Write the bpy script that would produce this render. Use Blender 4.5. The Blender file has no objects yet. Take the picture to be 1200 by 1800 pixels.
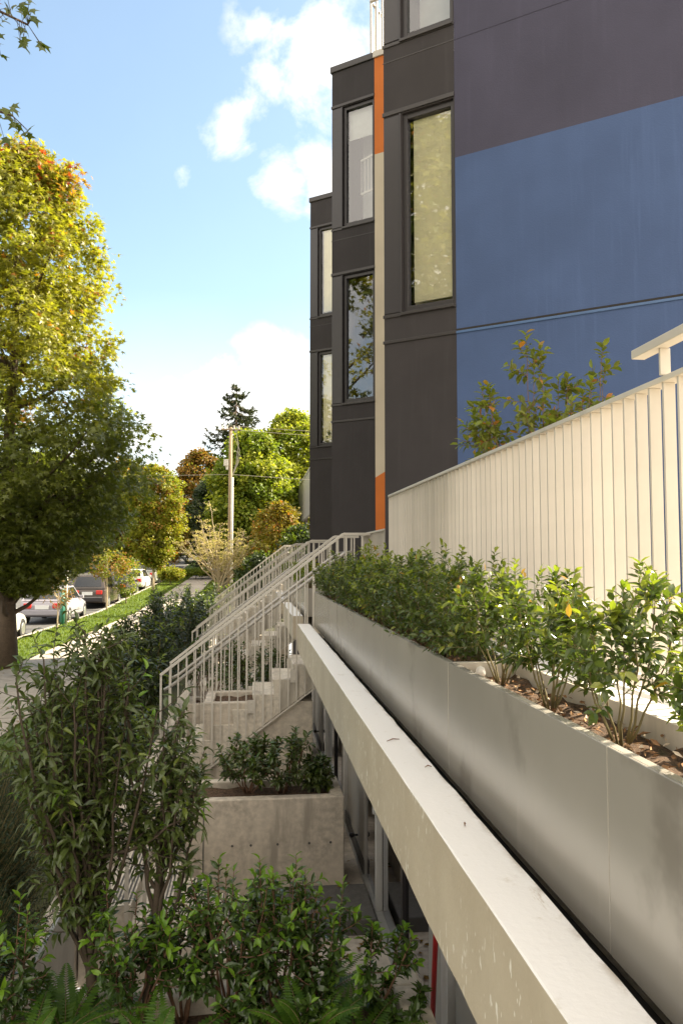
import bpy, math, random
from math import sin, cos, pi, radians, sqrt, atan2, hypot
from mathutils import Vector as V, Matrix

# ------------------------------------------------------------------ camera, world, sun, exposure
S = bpy.context.scene
COL = S.collection
EXPO = 1.80
CLOUDW = 5.9
SUN_EL, SUN_ROT = radians(40), radians(72)
cd = bpy.data.cameras.new("camera"); cam = bpy.data.objects.new("camera", cd); COL.objects.link(cam)
cam.location = (0, 0, 0)
TILT, YAW = atan2(86, 1373), atan2(152, hypot(1373, 86))
cam.rotation_euler = (pi/2 + TILT, 0, -YAW)
cd.sensor_fit = 'VERTICAL'; cd.sensor_height = 23.6; cd.lens = 1373/1800*23.6
cd.clip_start = .05; cd.clip_end = 3000
S.camera = cam
S.view_settings.view_transform = 'Standard'; S.view_settings.look = 'None'
S.view_settings.gamma = 1; S.view_settings.exposure = EXPO
S.render.engine = 'CYCLES'
S.cycles.max_bounces = 8; S.cycles.transparent_max_bounces = 16; S.cycles.transmission_bounces = 6
SUND = V((sin(SUN_ROT)*cos(SUN_EL), cos(SUN_ROT)*cos(SUN_EL), sin(SUN_EL)))
sl = bpy.data.lights.new("sun", 'SUN'); so = bpy.data.objects.new("sun", sl); COL.objects.link(so)
sl.energy = 5.0; sl.angle = radians(.53); sl.color = (1, .87, .66)
so.rotation_euler = (-SUND).to_track_quat('-Z', 'Y').to_euler(); so.location = (30, 10, 40)

def pxdir(px, py):            # direction in the sky, used only to say where the clouds stand on the sky
    x, y, z = px-600, 900-py, 1373.
    u = y*cos(TILT)+z*sin(TILT); f = z*cos(TILT)-y*sin(TILT)
    return V((x*cos(YAW)+f*sin(YAW), f*cos(YAW)-x*sin(YAW), u)).normalized()

def mixc(n, L, fac, a, b, mode='MIX'):
    x = n.new('ShaderNodeMix'); x.data_type = 'RGBA'; x.blend_type = mode
    for key, q in (('Factor', fac), ('A', a), ('B', b)):
        if isinstance(q, (int, float)): x.inputs[key].default_value = q
        elif isinstance(q, tuple): x.inputs[key].default_value = (*q, 1)
        else: L.new(q, x.inputs[key])
    return x.outputs['Result']
world = bpy.data.worlds.new("World"); S.world = world; world.use_nodes = True
def build_world():
    nt = world.node_tree; nt.nodes.clear(); n = nt.nodes; L = nt.links
    out = n.new('ShaderNodeOutputWorld'); bg = n.new('ShaderNodeBackground'); bg.inputs[1].default_value = .085
    L.new(bg.outputs[0], out.inputs[0])
    sky = n.new('ShaderNodeTexSky'); sky.sky_type = 'NISHITA'; sky.sun_disc = False
    sky.sun_elevation = SUN_EL; sky.sun_rotation = SUN_ROT; sky.air_density = 1.0; sky.dust_density = 1.2; sky.ozone_density = 1.0
    tc = n.new('ShaderNodeTexCoord')
    noi = n.new('ShaderNodeTexNoise'); noi.noise_dimensions = '4D'; noi.inputs['W'].default_value = CLOUDW; noi.inputs['Scale'].default_value = 8.5; noi.inputs['Detail'].default_value = 9; noi.inputs['Roughness'].default_value = .6
    noi.inputs['Distortion'].default_value = .25
    L.new(tc.outputs['Generated'], noi.inputs['Vector'])
    def math(op, a, b=None, c=None, clamp=False):
        m = n.new('ShaderNodeMath'); m.operation = op; m.use_clamp = clamp
        for i, q in enumerate((a, b, c)):
            if q is None: continue
            if isinstance(q, (int, float)): m.inputs[i].default_value = q
            else: L.new(q, m.inputs[i])
        return m.outputs[0]
    acc = None
    for px, py, rad, amp in ((555, 70, 100, 1.1), (470, 45, 50, .7), (535, 150, 55, .9), (620, 60, 75, .8), (480, 130, 50, .8), (590, 150, 50, .8), (405, 238, 48, .95), (370, 245, 36, .7), (440, 185, 40, .75), (318, 298, 26, .55), (500, 310, 50, .95), (535, 288, 44, .8), (578, 322, 50, .95),
                             (405, 715, 85, 1.1), (475, 680, 78, 1.15), (320, 750, 90, 1.0), (440, 800, 110, 1.0), (260, 850, 130, .9), (560, 760, 80, .9)):
        d = pxdir(px, py)
        dp = n.new('ShaderNodeVectorMath'); dp.operation = 'DISTANCE'; L.new(tc.outputs['Generated'], dp.inputs[0]); dp.inputs[1].default_value = d
        k = math('MULTIPLY_ADD', dp.outputs['Value'], -1373./rad*.62, 1.0)
        k = math('MULTIPLY', math('MAXIMUM', k, 0.0), amp*1.3)
        acc = k if acc is None else math('MAXIMUM', acc, k)
    # unseen bright warm cloud added overhead and behind the viewer to lift ambient light
    sep = n.new('ShaderNodeSeparateXYZ'); L.new(tc.outputs['Generated'], sep.inputs[0])
    def rampn(src, lo, hi, to=1.0):
        m = n.new('ShaderNodeMapRange'); m.interpolation_type = 'SMOOTHSTEP'; m.inputs['From Min'].default_value = lo; m.inputs['From Max'].default_value = hi; m.inputs['To Max'].default_value = to
        L.new(src, m.inputs['Value']); return m.outputs['Result']
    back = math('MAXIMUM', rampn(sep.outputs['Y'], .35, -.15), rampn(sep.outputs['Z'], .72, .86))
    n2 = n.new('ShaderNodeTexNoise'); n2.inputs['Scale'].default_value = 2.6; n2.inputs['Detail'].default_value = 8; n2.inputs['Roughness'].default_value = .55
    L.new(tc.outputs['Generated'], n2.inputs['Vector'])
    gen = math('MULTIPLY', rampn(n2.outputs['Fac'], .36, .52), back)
    nf = math('MULTIPLY_ADD', noi.outputs['Fac'], 4.6, -2.42)
    den = math('ADD', acc, nf)
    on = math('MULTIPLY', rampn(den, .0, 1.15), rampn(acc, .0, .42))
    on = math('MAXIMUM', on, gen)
    veil = rampn(sep.outputs['Z'], .40, -.02, .72)
    v2 = math('MAXIMUM', math('MAXIMUM', on, veil), .06)
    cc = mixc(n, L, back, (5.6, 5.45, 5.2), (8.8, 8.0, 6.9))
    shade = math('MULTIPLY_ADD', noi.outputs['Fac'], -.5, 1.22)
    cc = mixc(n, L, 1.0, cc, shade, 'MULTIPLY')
    blue = mixc(n, L, 1.0, sky.outputs[0], (1.05, 1.10, 1.0), 'MULTIPLY')
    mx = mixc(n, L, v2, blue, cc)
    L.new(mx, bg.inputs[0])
build_world()

# ------------------------------------------------------------------ mesh helpers
class MB:
    def __init__(s): s.v = []; s.f = []; s.m = []
    def add(s, vs, fs, mi=0):
        o = len(s.v); s.v += [tuple(p) for p in vs]; s.f += [tuple(i+o for i in f) for f in fs]; s.m += [mi]*len(fs); return s
    def quad(s, a, b, c, d, mi=0): return s.add([a, b, c, d], [(0, 1, 2, 3)], mi)
    def box(s, x0, x1, y0, y1, z0, z1, mi=0):
        return s.add([(x0,y0,z0),(x1,y0,z0),(x1,y1,z0),(x0,y1,z0),(x0,y0,z1),(x1,y0,z1),(x1,y1,z1),(x0,y1,z1)],
                     [(0,3,2,1),(4,5,6,7),(0,1,5,4),(1,2,6,5),(2,3,7,6),(3,0,4,7)], mi)
    def fbox(s, F, t0, t1, n0, n1, z0, z1, mi=0):      # box in a wall frame F=(C,d,n)
        P = lambda t, k, z: (F[0][0]+F[1][0]*t+F[2][0]*k, F[0][1]+F[1][1]*t+F[2][1]*k, z)
        return s.add([P(t0,n1,z0),P(t1,n1,z0),P(t1,n0,z0),P(t0,n0,z0),P(t0,n1,z1),P(t1,n1,z1),P(t1,n0,z1),P(t0,n0,z1)],
                     [(0,3,2,1),(4,5,6,7),(0,1,5,4),(1,2,6,5),(2,3,7,6),(3,0,4,7)], mi)
    def bar(s, a, b, w, h, mi=0, up=V((0,0,1))):       # straight bar, w across, h along up
        a, b = V(a), V(b); d = (b-a).normalized(); x = d.cross(up)
        if x.length < 1e-4: x = V((1,0,0))
        x.normalize(); u = x.cross(d).normalized()
        vs = []
        for p in (a, b):
            for i, j in ((-1,-1),(1,-1),(1,1),(-1,1)): vs.append(p+x*(i*w/2)+u*(j*h/2))
        return s.add(vs, [(0,1,2,3),(7,6,5,4),(0,4,5,1),(1,5,6,2),(2,6,7,3),(3,7,4,0)], mi)
    def tube(s, pts, radii, n=7, mi=0, cap=True):
        pts = [V(p) for p in pts]; k = len(pts)
        if isinstance(radii, (int, float)): radii = [radii]*k
        vs = []; ref = V((.31,.17,.93))
        for i, p in enumerate(pts):
            d = (pts[min(i+1,k-1)]-pts[max(i-1,0)]); d = d.normalized() if d.length > 1e-9 else V((0,0,1))
            x = d.cross(ref)
            if x.length < .05: x = d.cross(V((1,0,0)))
            x.normalize(); y = d.cross(x)
            for j in range(n):
                a = 2*pi*j/n; vs.append(p+(x*cos(a)+y*sin(a))*radii[i])
        fs = [(i*n+j, i*n+(j+1)%n, (i+1)*n+(j+1)%n, (i+1)*n+j) for i in range(k-1) for j in range(n)]
        if cap: fs += [tuple(range(n-1,-1,-1)), tuple(range((k-1)*n, k*n))]
        return s.add(vs, fs, mi)
    def prism(s, prof, axis, a0, a1, mi=0):            # prof: 2d polygon; axis 'y': (x,z) extruded along y; 'z': (x,y) along z
        P = (lambda p, a: (p[0], a, p[1])) if axis == 'y' else ((lambda p, a: (p[0], p[1], a)) if axis == 'z' else (lambda p, a: (a, p[0], p[1])))
        n = len(prof)
        vs = [P(p, a0) for p in prof]+[P(p, a1) for p in prof]
        return s.add(vs, [tuple(range(n)), tuple(range(2*n-1, n-1, -1))]+[(i, i+n, (i+1)%n+n, (i+1)%n) for i in range(n)], mi)
    def sphere(s, c, r, n=8, mi=0, sq=(1,1,1)):
        vs = [(c[0], c[1], c[2]-r*sq[2])]; m = n//2
        for i in range(1, m):
            t = -pi/2+pi*i/m
            for j in range(n): vs.append((c[0]+r*sq[0]*cos(t)*cos(2*pi*j/n), c[1]+r*sq[1]*cos(t)*sin(2*pi*j/n), c[2]+r*sq[2]*sin(t)))
        vs.append((c[0], c[1], c[2]+r*sq[2])); e = len(vs)-1
        fs = [(0, 1+(j+1)%n, 1+j) for j in range(n)]
        for i in range(m-2): fs += [(1+i*n+j, 1+i*n+(j+1)%n, 1+(i+1)*n+(j+1)%n, 1+(i+1)*n+j) for j in range(n)]
        fs += [(1+(m-2)*n+j, 1+(m-2)*n+(j+1)%n, e) for j in range(n)]
        return s.add(vs, fs, mi)
    def mesh(s, name, mats):
        me = bpy.data.meshes.new(name); me.from_pydata(s.v, [], s.f)
        for m in (mats if isinstance(mats, (list, tuple)) else [mats]): me.materials.append(m)
        me.polygons.foreach_set('material_index', s.m)
        me.update(); return me
    def build(s, name, mats, parent=None, smooth=False, bevel=0, fix=False):
        if parent is not None:
            w = parent_world(parent); s.v = [(p[0]-w.x, p[1]-w.y, p[2]-w.z) for p in s.v]
        me = s.mesh(name, mats)
        if fix:
            import bmesh
            bm = bmesh.new(); bm.from_mesh(me); bmesh.ops.recalc_face_normals(bm, faces=bm.faces); bm.to_mesh(me); bm.free()
        if smooth: me.polygons.foreach_set('use_smooth', [True]*len(me.polygons))
        o = bpy.data.objects.new(name, me); COL.objects.link(o)
        if parent is not None:
            o.parent = parent
        if bevel:
            b = o.modifiers.new('bevel', 'BEVEL'); b.width = bevel; b.segments = 2; b.limit_method = 'ANGLE'; b.angle_limit = radians(40)
        return o
def parent_world(p):
    l = V(p.location)
    q = p
    while q.parent: 
        q = q.parent; l = l+V(q.location)
    return l
def tag(o, label=None, cat=None, group=None, kind=None):
    if label: o['label'] = label
    if cat: o['category'] = cat
    if group: o['group'] = group
    if kind: o['kind'] = kind
    return o
def thing(name, loc, label, cat, group=None):
    o = bpy.data.objects.new(name, None); o.empty_display_size = .2; COL.objects.link(o); o.location = loc
    return tag(o, label, cat, group)
def structure(o): o['kind'] = 'structure'; return o
def dup(root, off, label=None, group=None, rot=0, sc=1):
    r = root.copy(); COL.objects.link(r); r.location = V(root.location)+V(off); r.rotation_euler = (0, 0, rot); r.scale = (sc, sc, sc)
    if label: r['label'] = label
    if group: r['group'] = group
    def rec(a, b):
        for ch in list(a.children):
            if ch.name in done: continue
            c = ch.copy(); COL.objects.link(c); c.parent = b; done.add(c.name)
            rec(ch, c)
    done = set(); rec(root, r)
    return r

# ------------------------------------------------------------------ materials
def newmat(name):
    m = bpy.data.materials.new(name); m.use_nodes = True
    return m, m.node_tree.nodes, m.node_tree.links, m.node_tree.nodes['Principled BSDF']
def noise(n, L, scale, detail=4, rough=.55, vec=None, stretch=None, coord='Object'):
    t = n.new('ShaderNodeTexNoise'); t.inputs['Scale'].default_value = scale; t.inputs['Detail'].default_value = detail; t.inputs['Roughness'].default_value = rough
    tc = n.new('ShaderNodeTexCoord')
    if stretch:
        mp = n.new('ShaderNodeMapping'); mp.inputs['Scale'].default_value = stretch; L.new(tc.outputs[coord], mp.inputs['Vector']); L.new(mp.outputs[0], t.inputs['Vector'])
    else: L.new(tc.outputs[coord], t.inputs['Vector'])
    return t.outputs['Fac']
def ramp(n, L, val, lo, hi, smooth=True):
    r = n.new('ShaderNodeMapRange'); r.interpolation_type = 'SMOOTHSTEP' if smooth else 'LINEAR'
    r.inputs['From Min'].default_value = lo; r.inputs['From Max'].default_value = hi; L.new(val, r.inputs['Value']); return r.outputs['Result']
def bump(n, L, b, val, strength, dist=.01):
    k = n.new('ShaderNodeBump'); k.inputs['Strength'].default_value = strength; k.inputs['Distance'].default_value = dist
    L.new(val, k.inputs['Height']); L.new(k.outputs[0], b.inputs['Normal'])
def paint(name, col, rough=.5, var=.12, scale=3, metal=0, bs=0, bscale=120, spec=.5, each=0):
    m, n, L, b = newmat(name)
    f = noise(n, L, scale, 5)
    c = mixc(n, L, ramp(n, L, f, .3, .7), tuple(q*(1-var) for q in col), tuple(min(1, q*(1+var)) for q in col))
    if bs:      # rain streaks and faint patchy weathering of the render coat
        st = noise(n, L, 5, 5, .6, stretch=(2.4, 2.4, .14)); c = mixc(n, L, ramp(n, L, st, .50, .74), c, tuple(min(1, q*1.09+.002) for q in col))
        s2 = noise(n, L, .55, 3); c = mixc(n, L, ramp(n, L, s2, .45, .70), c, tuple(q*.86 for q in col))
    if each:
        oi = n.new('ShaderNodeObjectInfo'); mr = n.new('ShaderNodeMapRange'); mr.inputs['To Min'].default_value = 1-each; mr.inputs['To Max'].default_value = 1+each; L.new(oi.outputs['Random'], mr.inputs['Value'])
        c = mixc(n, L, 1.0, c, mr.outputs[0], 'MULTIPLY')
        st = noise(n, L, 3, 4, .6, stretch=(3, 3, .5)); c = mixc(n, L, ramp(n, L, st, .55, .75), c, tuple(q*.86 for q in col))
    L.new(c, b.inputs['Base Color']); b.inputs['Roughness'].default_value = rough; b.inputs['Metallic'].default_value = metal
    b.inputs['Specular IOR Level'].default_value = spec
    if bs: bump(n, L, b, noise(n, L, bscale, 3), bs, .004)
    return m
def concrete(name, col, stain=.45, scale=1.6, rough=.85, streak=True):
    m, n, L, b = newmat(name)
    f1 = noise(n, L, scale, 8, .62); f2 = noise(n, L, scale*9, 5, .6); f3 = noise(n, L, 2.2, 4, .6, stretch=(2.2, 2.2, .35))
    c = mixc(n, L, ramp(n, L, f1, .35, .7), tuple(q*(1-stain) for q in col), col)
    c = mixc(n, L, ramp(n, L, f2, .3, .75), c, tuple(min(1, q*1.12) for q in col))
    if streak: c = mixc(n, L, ramp(n, L, f3, .52, .72), c, tuple(q*.62 for q in col))
    L.new(c, b.inputs['Base Color']); b.inputs['Roughness'].default_value = rough
    bump(n, L, b, noise(n, L, 45, 6), .25, .01)
    return m
def leafmat(name, ca, cb, cc=None, rare=.93, trans=.35, rough=.42, spec=.45, patch=1.2):
    m, n, L, b = newmat(name)
    g = n.new('ShaderNodeNewGeometry'); rnd = g.outputs['Random Per Island']
    f = noise(n, L, patch, 2)
    k = n.new('ShaderNodeMath'); k.operation = 'MULTIPLY_ADD'; k.inputs[1].default_value = .55; L.new(rnd, k.inputs[0])
    j = n.new('ShaderNodeMath'); j.operation = 'MULTIPLY_ADD'; j.inputs[1].default_value = 1.5; j.inputs[2].default_value = -.52; L.new(f, j.inputs[0]); L.new(j.outputs[0], k.inputs[2])
    k.use_clamp = True
    c = mixc(n, L, k.outputs[0], ca, cb)
    if cc:
        q = n.new('ShaderNodeMath'); q.operation = 'GREATER_THAN'; q.inputs[1].default_value = rare; L.new(rnd, q.inputs[0])
        c = mixc(n, L, q.outputs[0], c, cc)
    L.new(c, b.inputs['Base Color']); b.inputs['Roughness'].default_value = rough; b.inputs['Specular IOR Level'].default_value = spec
    tr = n.new('ShaderNodeBsdfTranslucent')
    c2 = mixc(n, L, 1.0, c, (1.4, 1.5, .65), 'MULTIPLY'); L.new(c2, tr.inputs['Color'])
    ms = n.new('ShaderNodeMixShader'); ms.inputs[0].default_value = trans
    L.new(b.outputs[0], ms.inputs[1]); L.new(tr.outputs[0], ms.inputs[2])
    L.new(ms.outputs[0], n['Material Output'].inputs['Surface'])
    return m
M = {}
M['dark'] = paint('dark_stucco', (.042, .037, .038), .8, .1, 1.5, bs=.25, bscale=90, spec=.3)
M['panel'] = paint('dark_metal_panel', (.036, .032, .036), .35, .08, 1, spec=.5)
M['frame'] = paint('dark_window_frame', (.028, .024, .026), .4, .05, 4)
M['trim'] = paint('dark_flashing', (.035, .03, .03), .4, .05, 4)
M['blue'] = paint('blue_stucco', (.063, .100, .208), .8, .07, 1.2, bs=.45, bscale=60, spec=.3)
M['purple'] = paint('plum_grey_stucco', (.060, .057, .088), .8, .07, 1.2, bs=.45, bscale=60, spec=.3)
M['orange'] = paint('orange_stucco', (.60, .17, .035), .8, .07, 1.2, bs=.3, bscale=80, spec=.3)
M['cream'] = paint('cream_stucco', (.58, .50, .38), .8, .05, 1.2, bs=.3, bscale=80, spec=.3)
M['bluetrim'] = paint('blue_flashing', (.06, .12, .25), .45, .05, 4)
M['blind'] = paint('pale_blind', (.88, .82, .62), .9, .04, 8)
M['blindgrey'] = paint('pale_grey_blind', (.62, .64, .64), .9, .04, 8)
M['rail'] = paint('warm_grey_rail_paint', (.56, .515, .45), .42, .05, 3)
M['whitebar'] = paint('white_bar_paint', (.75, .73, .70), .4, .05, 3)
M['fence'] = paint('cream_fence_paint', (.555, .508, .435), .45, .05, 3, each=.06)
def fascia_mat():
    m, n, L, b = newmat('silver_grey_panel_paint')
    f = noise(n, L, 1.3, 5); f2 = noise(n, L, 60, 4, .7, stretch=(1, 1, .3))
    c = mixc(n, L, ramp(n, L, f, .3, .7), (.40, .375, .335), (.46, .43, .385))
    c = mixc(n, L, ramp(n, L, f2, .70, .80), c, (.46, .44, .40))
    f3 = noise(n, L, 7, 5, .65, stretch=(1, 3.0, .25)); c = mixc(n, L, ramp(n, L, f3, .58, .74), c, (.46, .43, .385))
    f4 = noise(n, L, 2.4, 5, .6); c = mixc(n, L, ramp(n, L, f4, .56, .72), c, (.33, .30, .265))
    L.new(c, b.inputs['Base Color']); b.inputs['Metallic'].default_value = .35
    bump(n, L, b, noise(n, L, 1.1, 2), .10, .03)
    r = n.new('ShaderNodeMapRange'); r.inputs['To Min'].default_value = .20; r.inputs['To Max'].default_value = .30; L.new(f, r.inputs['Value']); L.new(r.outputs[0], b.inputs['Roughness'])
    return m
M['fascia'] = fascia_mat()
def ledge_mat():
    m, n, L, b = newmat('painted_concrete_beam')
    f = noise(n, L, 2.2, 7, .6); f2 = noise(n, L, 9, 5, .65)
    fs = noise(n, L, 46, 2, .5, stretch=(1, 1, .42)); fd = noise(n, L, 1.7, 3)
    g = n.new('ShaderNodeNewGeometry'); sp = n.new('ShaderNodeSeparateXYZ'); L.new(g.outputs['Normal'], sp.inputs[0])
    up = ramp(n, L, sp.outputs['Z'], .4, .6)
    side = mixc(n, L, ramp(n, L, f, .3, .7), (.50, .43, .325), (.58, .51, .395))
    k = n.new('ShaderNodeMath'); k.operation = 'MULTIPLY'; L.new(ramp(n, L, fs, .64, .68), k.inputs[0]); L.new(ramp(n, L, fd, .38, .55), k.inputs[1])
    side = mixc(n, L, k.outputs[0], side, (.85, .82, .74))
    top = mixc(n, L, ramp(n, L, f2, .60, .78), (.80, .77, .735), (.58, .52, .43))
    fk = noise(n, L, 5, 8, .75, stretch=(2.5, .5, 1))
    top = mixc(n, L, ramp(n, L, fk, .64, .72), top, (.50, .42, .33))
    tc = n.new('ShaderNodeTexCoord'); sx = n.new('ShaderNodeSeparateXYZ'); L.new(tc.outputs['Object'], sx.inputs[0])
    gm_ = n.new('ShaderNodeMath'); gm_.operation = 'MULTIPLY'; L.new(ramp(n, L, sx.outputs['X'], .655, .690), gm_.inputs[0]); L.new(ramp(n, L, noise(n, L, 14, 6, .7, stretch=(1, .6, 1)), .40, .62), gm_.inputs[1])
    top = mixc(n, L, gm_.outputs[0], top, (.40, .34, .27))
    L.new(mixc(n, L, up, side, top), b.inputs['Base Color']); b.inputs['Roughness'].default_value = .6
    bump(n, L, b, noise(n, L, 50, 6), .3, .006)
    return m
M['ledge'] = ledge_mat()
M['conc'] = concrete('board_formed_concrete', (.58, .51, .42), .36)
M['stairc'] = concrete('precast_stair_concrete', (.62, .56, .47), .25, 2.4)
M['floor'] = concrete('patio_concrete', (.52, .46, .39), .35, 1.2, streak=False)
M['walk'] = concrete('sidewalk_concrete', (.40, .35, .29), .3, .8, streak=False)
M['white'] = paint('white_membrane', (.78, .75, .70), .6, .06, 2)
M['darkslab'] = concrete('dark_step', (.10, .095, .09), .3, streak=False)
M['laurelbark'] = concrete('dark_laurel_bark', (.085, .06, .04), .4, 12)
M['bark'] = concrete('tree_bark', (.13, .09, .06), .5, 8)
M['barkgrey'] = concrete('grey_bark', (.22, .17, .12), .4, 10)
M['stem'] = paint('green_brown_stem', (.16, .13, .05), .7, .3, 20)
M['stemred'] = paint('brown_stem', (.17, .09, .05), .7, .3, 20)
M['black'] = paint('black_rubber', (.02, .02, .02), .7, .1, 5)
M['gap'] = paint('gap_black', (.025, .022, .02), .9, .2, 20)  # near-black fill for the beam gap and the blue wall's painted shadow line
M['door'] = paint('grey_door_paint', (.36, .34, .31), .45, .05, 2)
M['stile'] = paint('pale_aluminium', (.56, .55, .53), .35, .05, 2)
M['red'] = paint('red_plastic', (.42, .02, .02), .4, .1, 5)
M['pipegrey'] = paint('grey_handrail_pipe', (.42, .39, .35), .35, .05, 4, metal=.3)
M['steel'] = paint('galvanised_steel', (.42, .42, .41), .4, .1, 6, metal=.4)
M['wood'] = concrete('weathered_pole_wood', (.30, .22, .13), .35, 6)
M['wire'] = paint('pale_wire', (.30, .27, .22), .6, .05, 5)
M['pipe'] = paint('white_conduit', (.50, .46, .40), .5, .05, 3)
M['greenpost'] = paint('green_post_paint', (.03, .17, .12), .5, .1, 4)
def soilmat():
    m, n, L, b = newmat('bark_mulch_soil')
    f = noise(n, L, 60, 6, .7); f2 = noise(n, L, 14, 4)
    c = mixc(n, L, ramp(n, L, f, .3, .7), (.045, .025, .014), (.20, .12, .07)); c = mixc(n, L, ramp(n, L, f2, .55, .75), c, (.05, .045, .015))
    L.new(c, b.inputs['Base Color']); b.inputs['Roughness'].default_value = .95; bump(n, L, b, f, 1, .03); return m
M['soil'] = soilmat()
M['chip'] = leafmat('bark_chip', (.14, .07, .035), (.42, .26, .14), (.62, .52, .40), .86, 0, .9, .1, 8)
def glassmat(name, tint=(1, 1, 1), boost=.16):
    m, n, L, b = newmat(name); n.remove(b)
    gl = n.new('ShaderNodeBsdfGlossy'); gl.inputs['Roughness'].default_value = .012; gl.inputs['Color'].default_value = (.95, .96, 1, 1)
    tr = n.new('ShaderNodeBsdfTransparent'); tr.inputs['Color'].default_value = (*tint, 1)
    fr = n.new('ShaderNodeFresnel'); fr.inputs['IOR'].default_value = 1.6
    k = n.new('ShaderNodeMath'); k.operation = 'MULTIPLY_ADD'; k.inputs[1].default_value = 1.5; k.inputs[2].default_value = boost; k.use_clamp = True
    L.new(fr.outputs[0], k.inputs[0])
    # slight waviness of the panes
    bp = n.new('ShaderNodeBump'); bp.inputs['Strength'].default_value = .06; bp.inputs['Distance'].default_value = .02
    L.new(noise(n, L, 1.6, 1), bp.inputs['Height']); L.new(bp.outputs[0], gl.inputs['Normal'])
    ms = n.new('ShaderNodeMixShader'); L.new(k.outputs[0], ms.inputs[0]); L.new(tr.outputs[0], ms.inputs[1]); L.new(gl.outputs[0], ms.inputs[2])
    L.new(ms.outputs[0], n['Material Output'].inputs['Surface']); return m
M['glass'] = glassmat('window_glass', (.98, .99, .96), .06)
M['darkglass'] = glassmat('dark_door_glass', (.25, .25, .27), .0)
M['carglass'] = paint('car_glass', (.02, .022, .025), .08, .1, 2, spec=.8)
M['taillight'] = paint('red_tail_light', (.65, .03, .02), .2, .1, 5)
M['plate'] = paint('white_plate', (.8, .8, .8), .4, .02, 5)
M['chrome'] = paint('wheel_rim_metal', (.5, .5, .5), .3, .05, 5, metal=.8)

# leaves
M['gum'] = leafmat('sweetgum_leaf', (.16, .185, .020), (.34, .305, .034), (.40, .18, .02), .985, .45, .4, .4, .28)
M['gumshade'] = leafmat('sweetgum_shaded_leaf', (.11, .14, .024), (.185, .20, .034), None, .9, .40, .38, .5, .5)  # darker copy for the lower crown: cast shade put into the leaf colour
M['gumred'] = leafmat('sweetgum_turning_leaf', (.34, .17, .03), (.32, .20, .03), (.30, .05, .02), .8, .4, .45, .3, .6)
M['maple'] = leafmat('maple_leaf', (.05, .085, .015), (.13, .15, .02), (.22, .10, .02), .93, .35)
M['laurel'] = leafmat('laurel_leaf', (.054, .078, .020), (.10, .13, .030), (.15, .19, .03), .95, .24, .3, .55, 2.5)
M['lauf'] = leafmat('foreground_laurel_leaf', (.034, .064, .014), (.070, .118, .020), None, .95, .26, .26, .6, 4)
M['tip'] = leafmat('young_laurel_leaf', (.11, .23, .016), (.20, .33, .026), None, .9, .40, .3, .5, 5)
M['hedge'] = leafmat('planter_shrub_leaf', (.048, .080, .016), (.105, .140, .024), (.22, .24, .04), .92, .36, .28, .6, 6)
M['hedgey'] = leafmat('planter_shrub_yellow_leaf', (.12, .17, .02), (.24, .26, .03), (.34, .20, .03), .94, .45, .3, .5, 6)
M['dkshrub'] = leafmat('dark_shrub_leaf', (.022, .036, .013), (.046, .068, .019), (.08, .12, .022), .93, .22, .35, .5, 2)
M['needle'] = leafmat('dark_needle', (.018, .034, .017), (.040, .062, .026), None, .9, .1, .5, .3, 3)
M['fern'] = leafmat('fern_frond', (.04, .10, .014), (.12, .22, .02), None, .9, .42, .4, .4, 5)
M['berry'] = leafmat('speckled_shrub_leaf', (.10, .13, .022), (.22, .22, .04), (.42, .18, .04), .95, .4, .4, .4, 5)
M['roundtree'] = leafmat('yellow_green_leaf', (.15, .18, .016), (.30, .28, .03), (.36, .16, .03), .95, .42, .45, .3, .6)
M['orangetree'] = leafmat('orange_leaf', (.17, .09, .02), (.30, .17, .03), (.12, .13, .02), .8, .35, .5, .3, .4)
M['limetree'] = leafmat('lime_green_leaf', (.19, .23, .02), (.34, .34, .04), None, .9, .42, .5, .3, .35)
M['midtree'] = leafmat('mid_green_leaf', (.09, .14, .016), (.20, .24, .026), None, .9, .38, .5, .3, .35)
M['darktree'] = leafmat('dark_green_leaf', (.022, .038, .012), (.05, .07, .018), None, .9, .2, .5, .3, .35)
M['conifer'] = leafmat('conifer_needle', (.022, .036, .014), (.055, .065, .02), None, .9, .2, .5, .3, .6)
M['dry'] = leafmat('dry_pale_leaf', (.34, .27, .13), (.52, .43, .24), (.24, .24, .06), .9, .4, .6, .2, 1.5)
M['drystem'] = paint('pale_dry_stem', (.42, .34, .22), .8, .15, 8)
M['goldbush'] = leafmat('golden_bush_leaf', (.10, .10, .014), (.28, .20, .025), (.30, .12, .02), .9, .4, .5, .3, .8)
M['grass'] = leafmat('lawn_blade', (.085, .13, .018), (.17, .21, .035), None, .9, .4, .6, .2, .8)
def lawnmat(name, a, b_, c_):
    m, n, L, b = newmat(name)
    f = noise(n, L, .5, 5); f2 = noise(n, L, 30, 4, .7)
    c = mixc(n, L, ramp(n, L, f, .3, .7), a, b_); c = mixc(n, L, ramp(n, L, f2, .4, .7), c, c_)
    L.new(c, b.inputs['Base Color']); b.inputs['Roughness'].default_value = .95; bump(n, L, b, f2, 1, .05); return m
M['lawn'] = lawnmat('lawn_ground', (.07, .12, .012), (.10, .16, .016), (.05, .08, .01))
M['earth'] = lawnmat('planted_earth', (.07, .075, .025), (.09, .10, .03), (.05, .04, .02))
M['asphalt'] = concrete('asphalt', (.085, .082, .078), .25, .5, streak=False)

def lerp_prof(tab):
    def f(u):
        for (a, ra), (b, rb) in zip(tab, tab[1:]):
            if u <= b: return ra+(rb-ra)*(u-a)/(b-a)
        return tab[-1][1]
    return f
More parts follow.
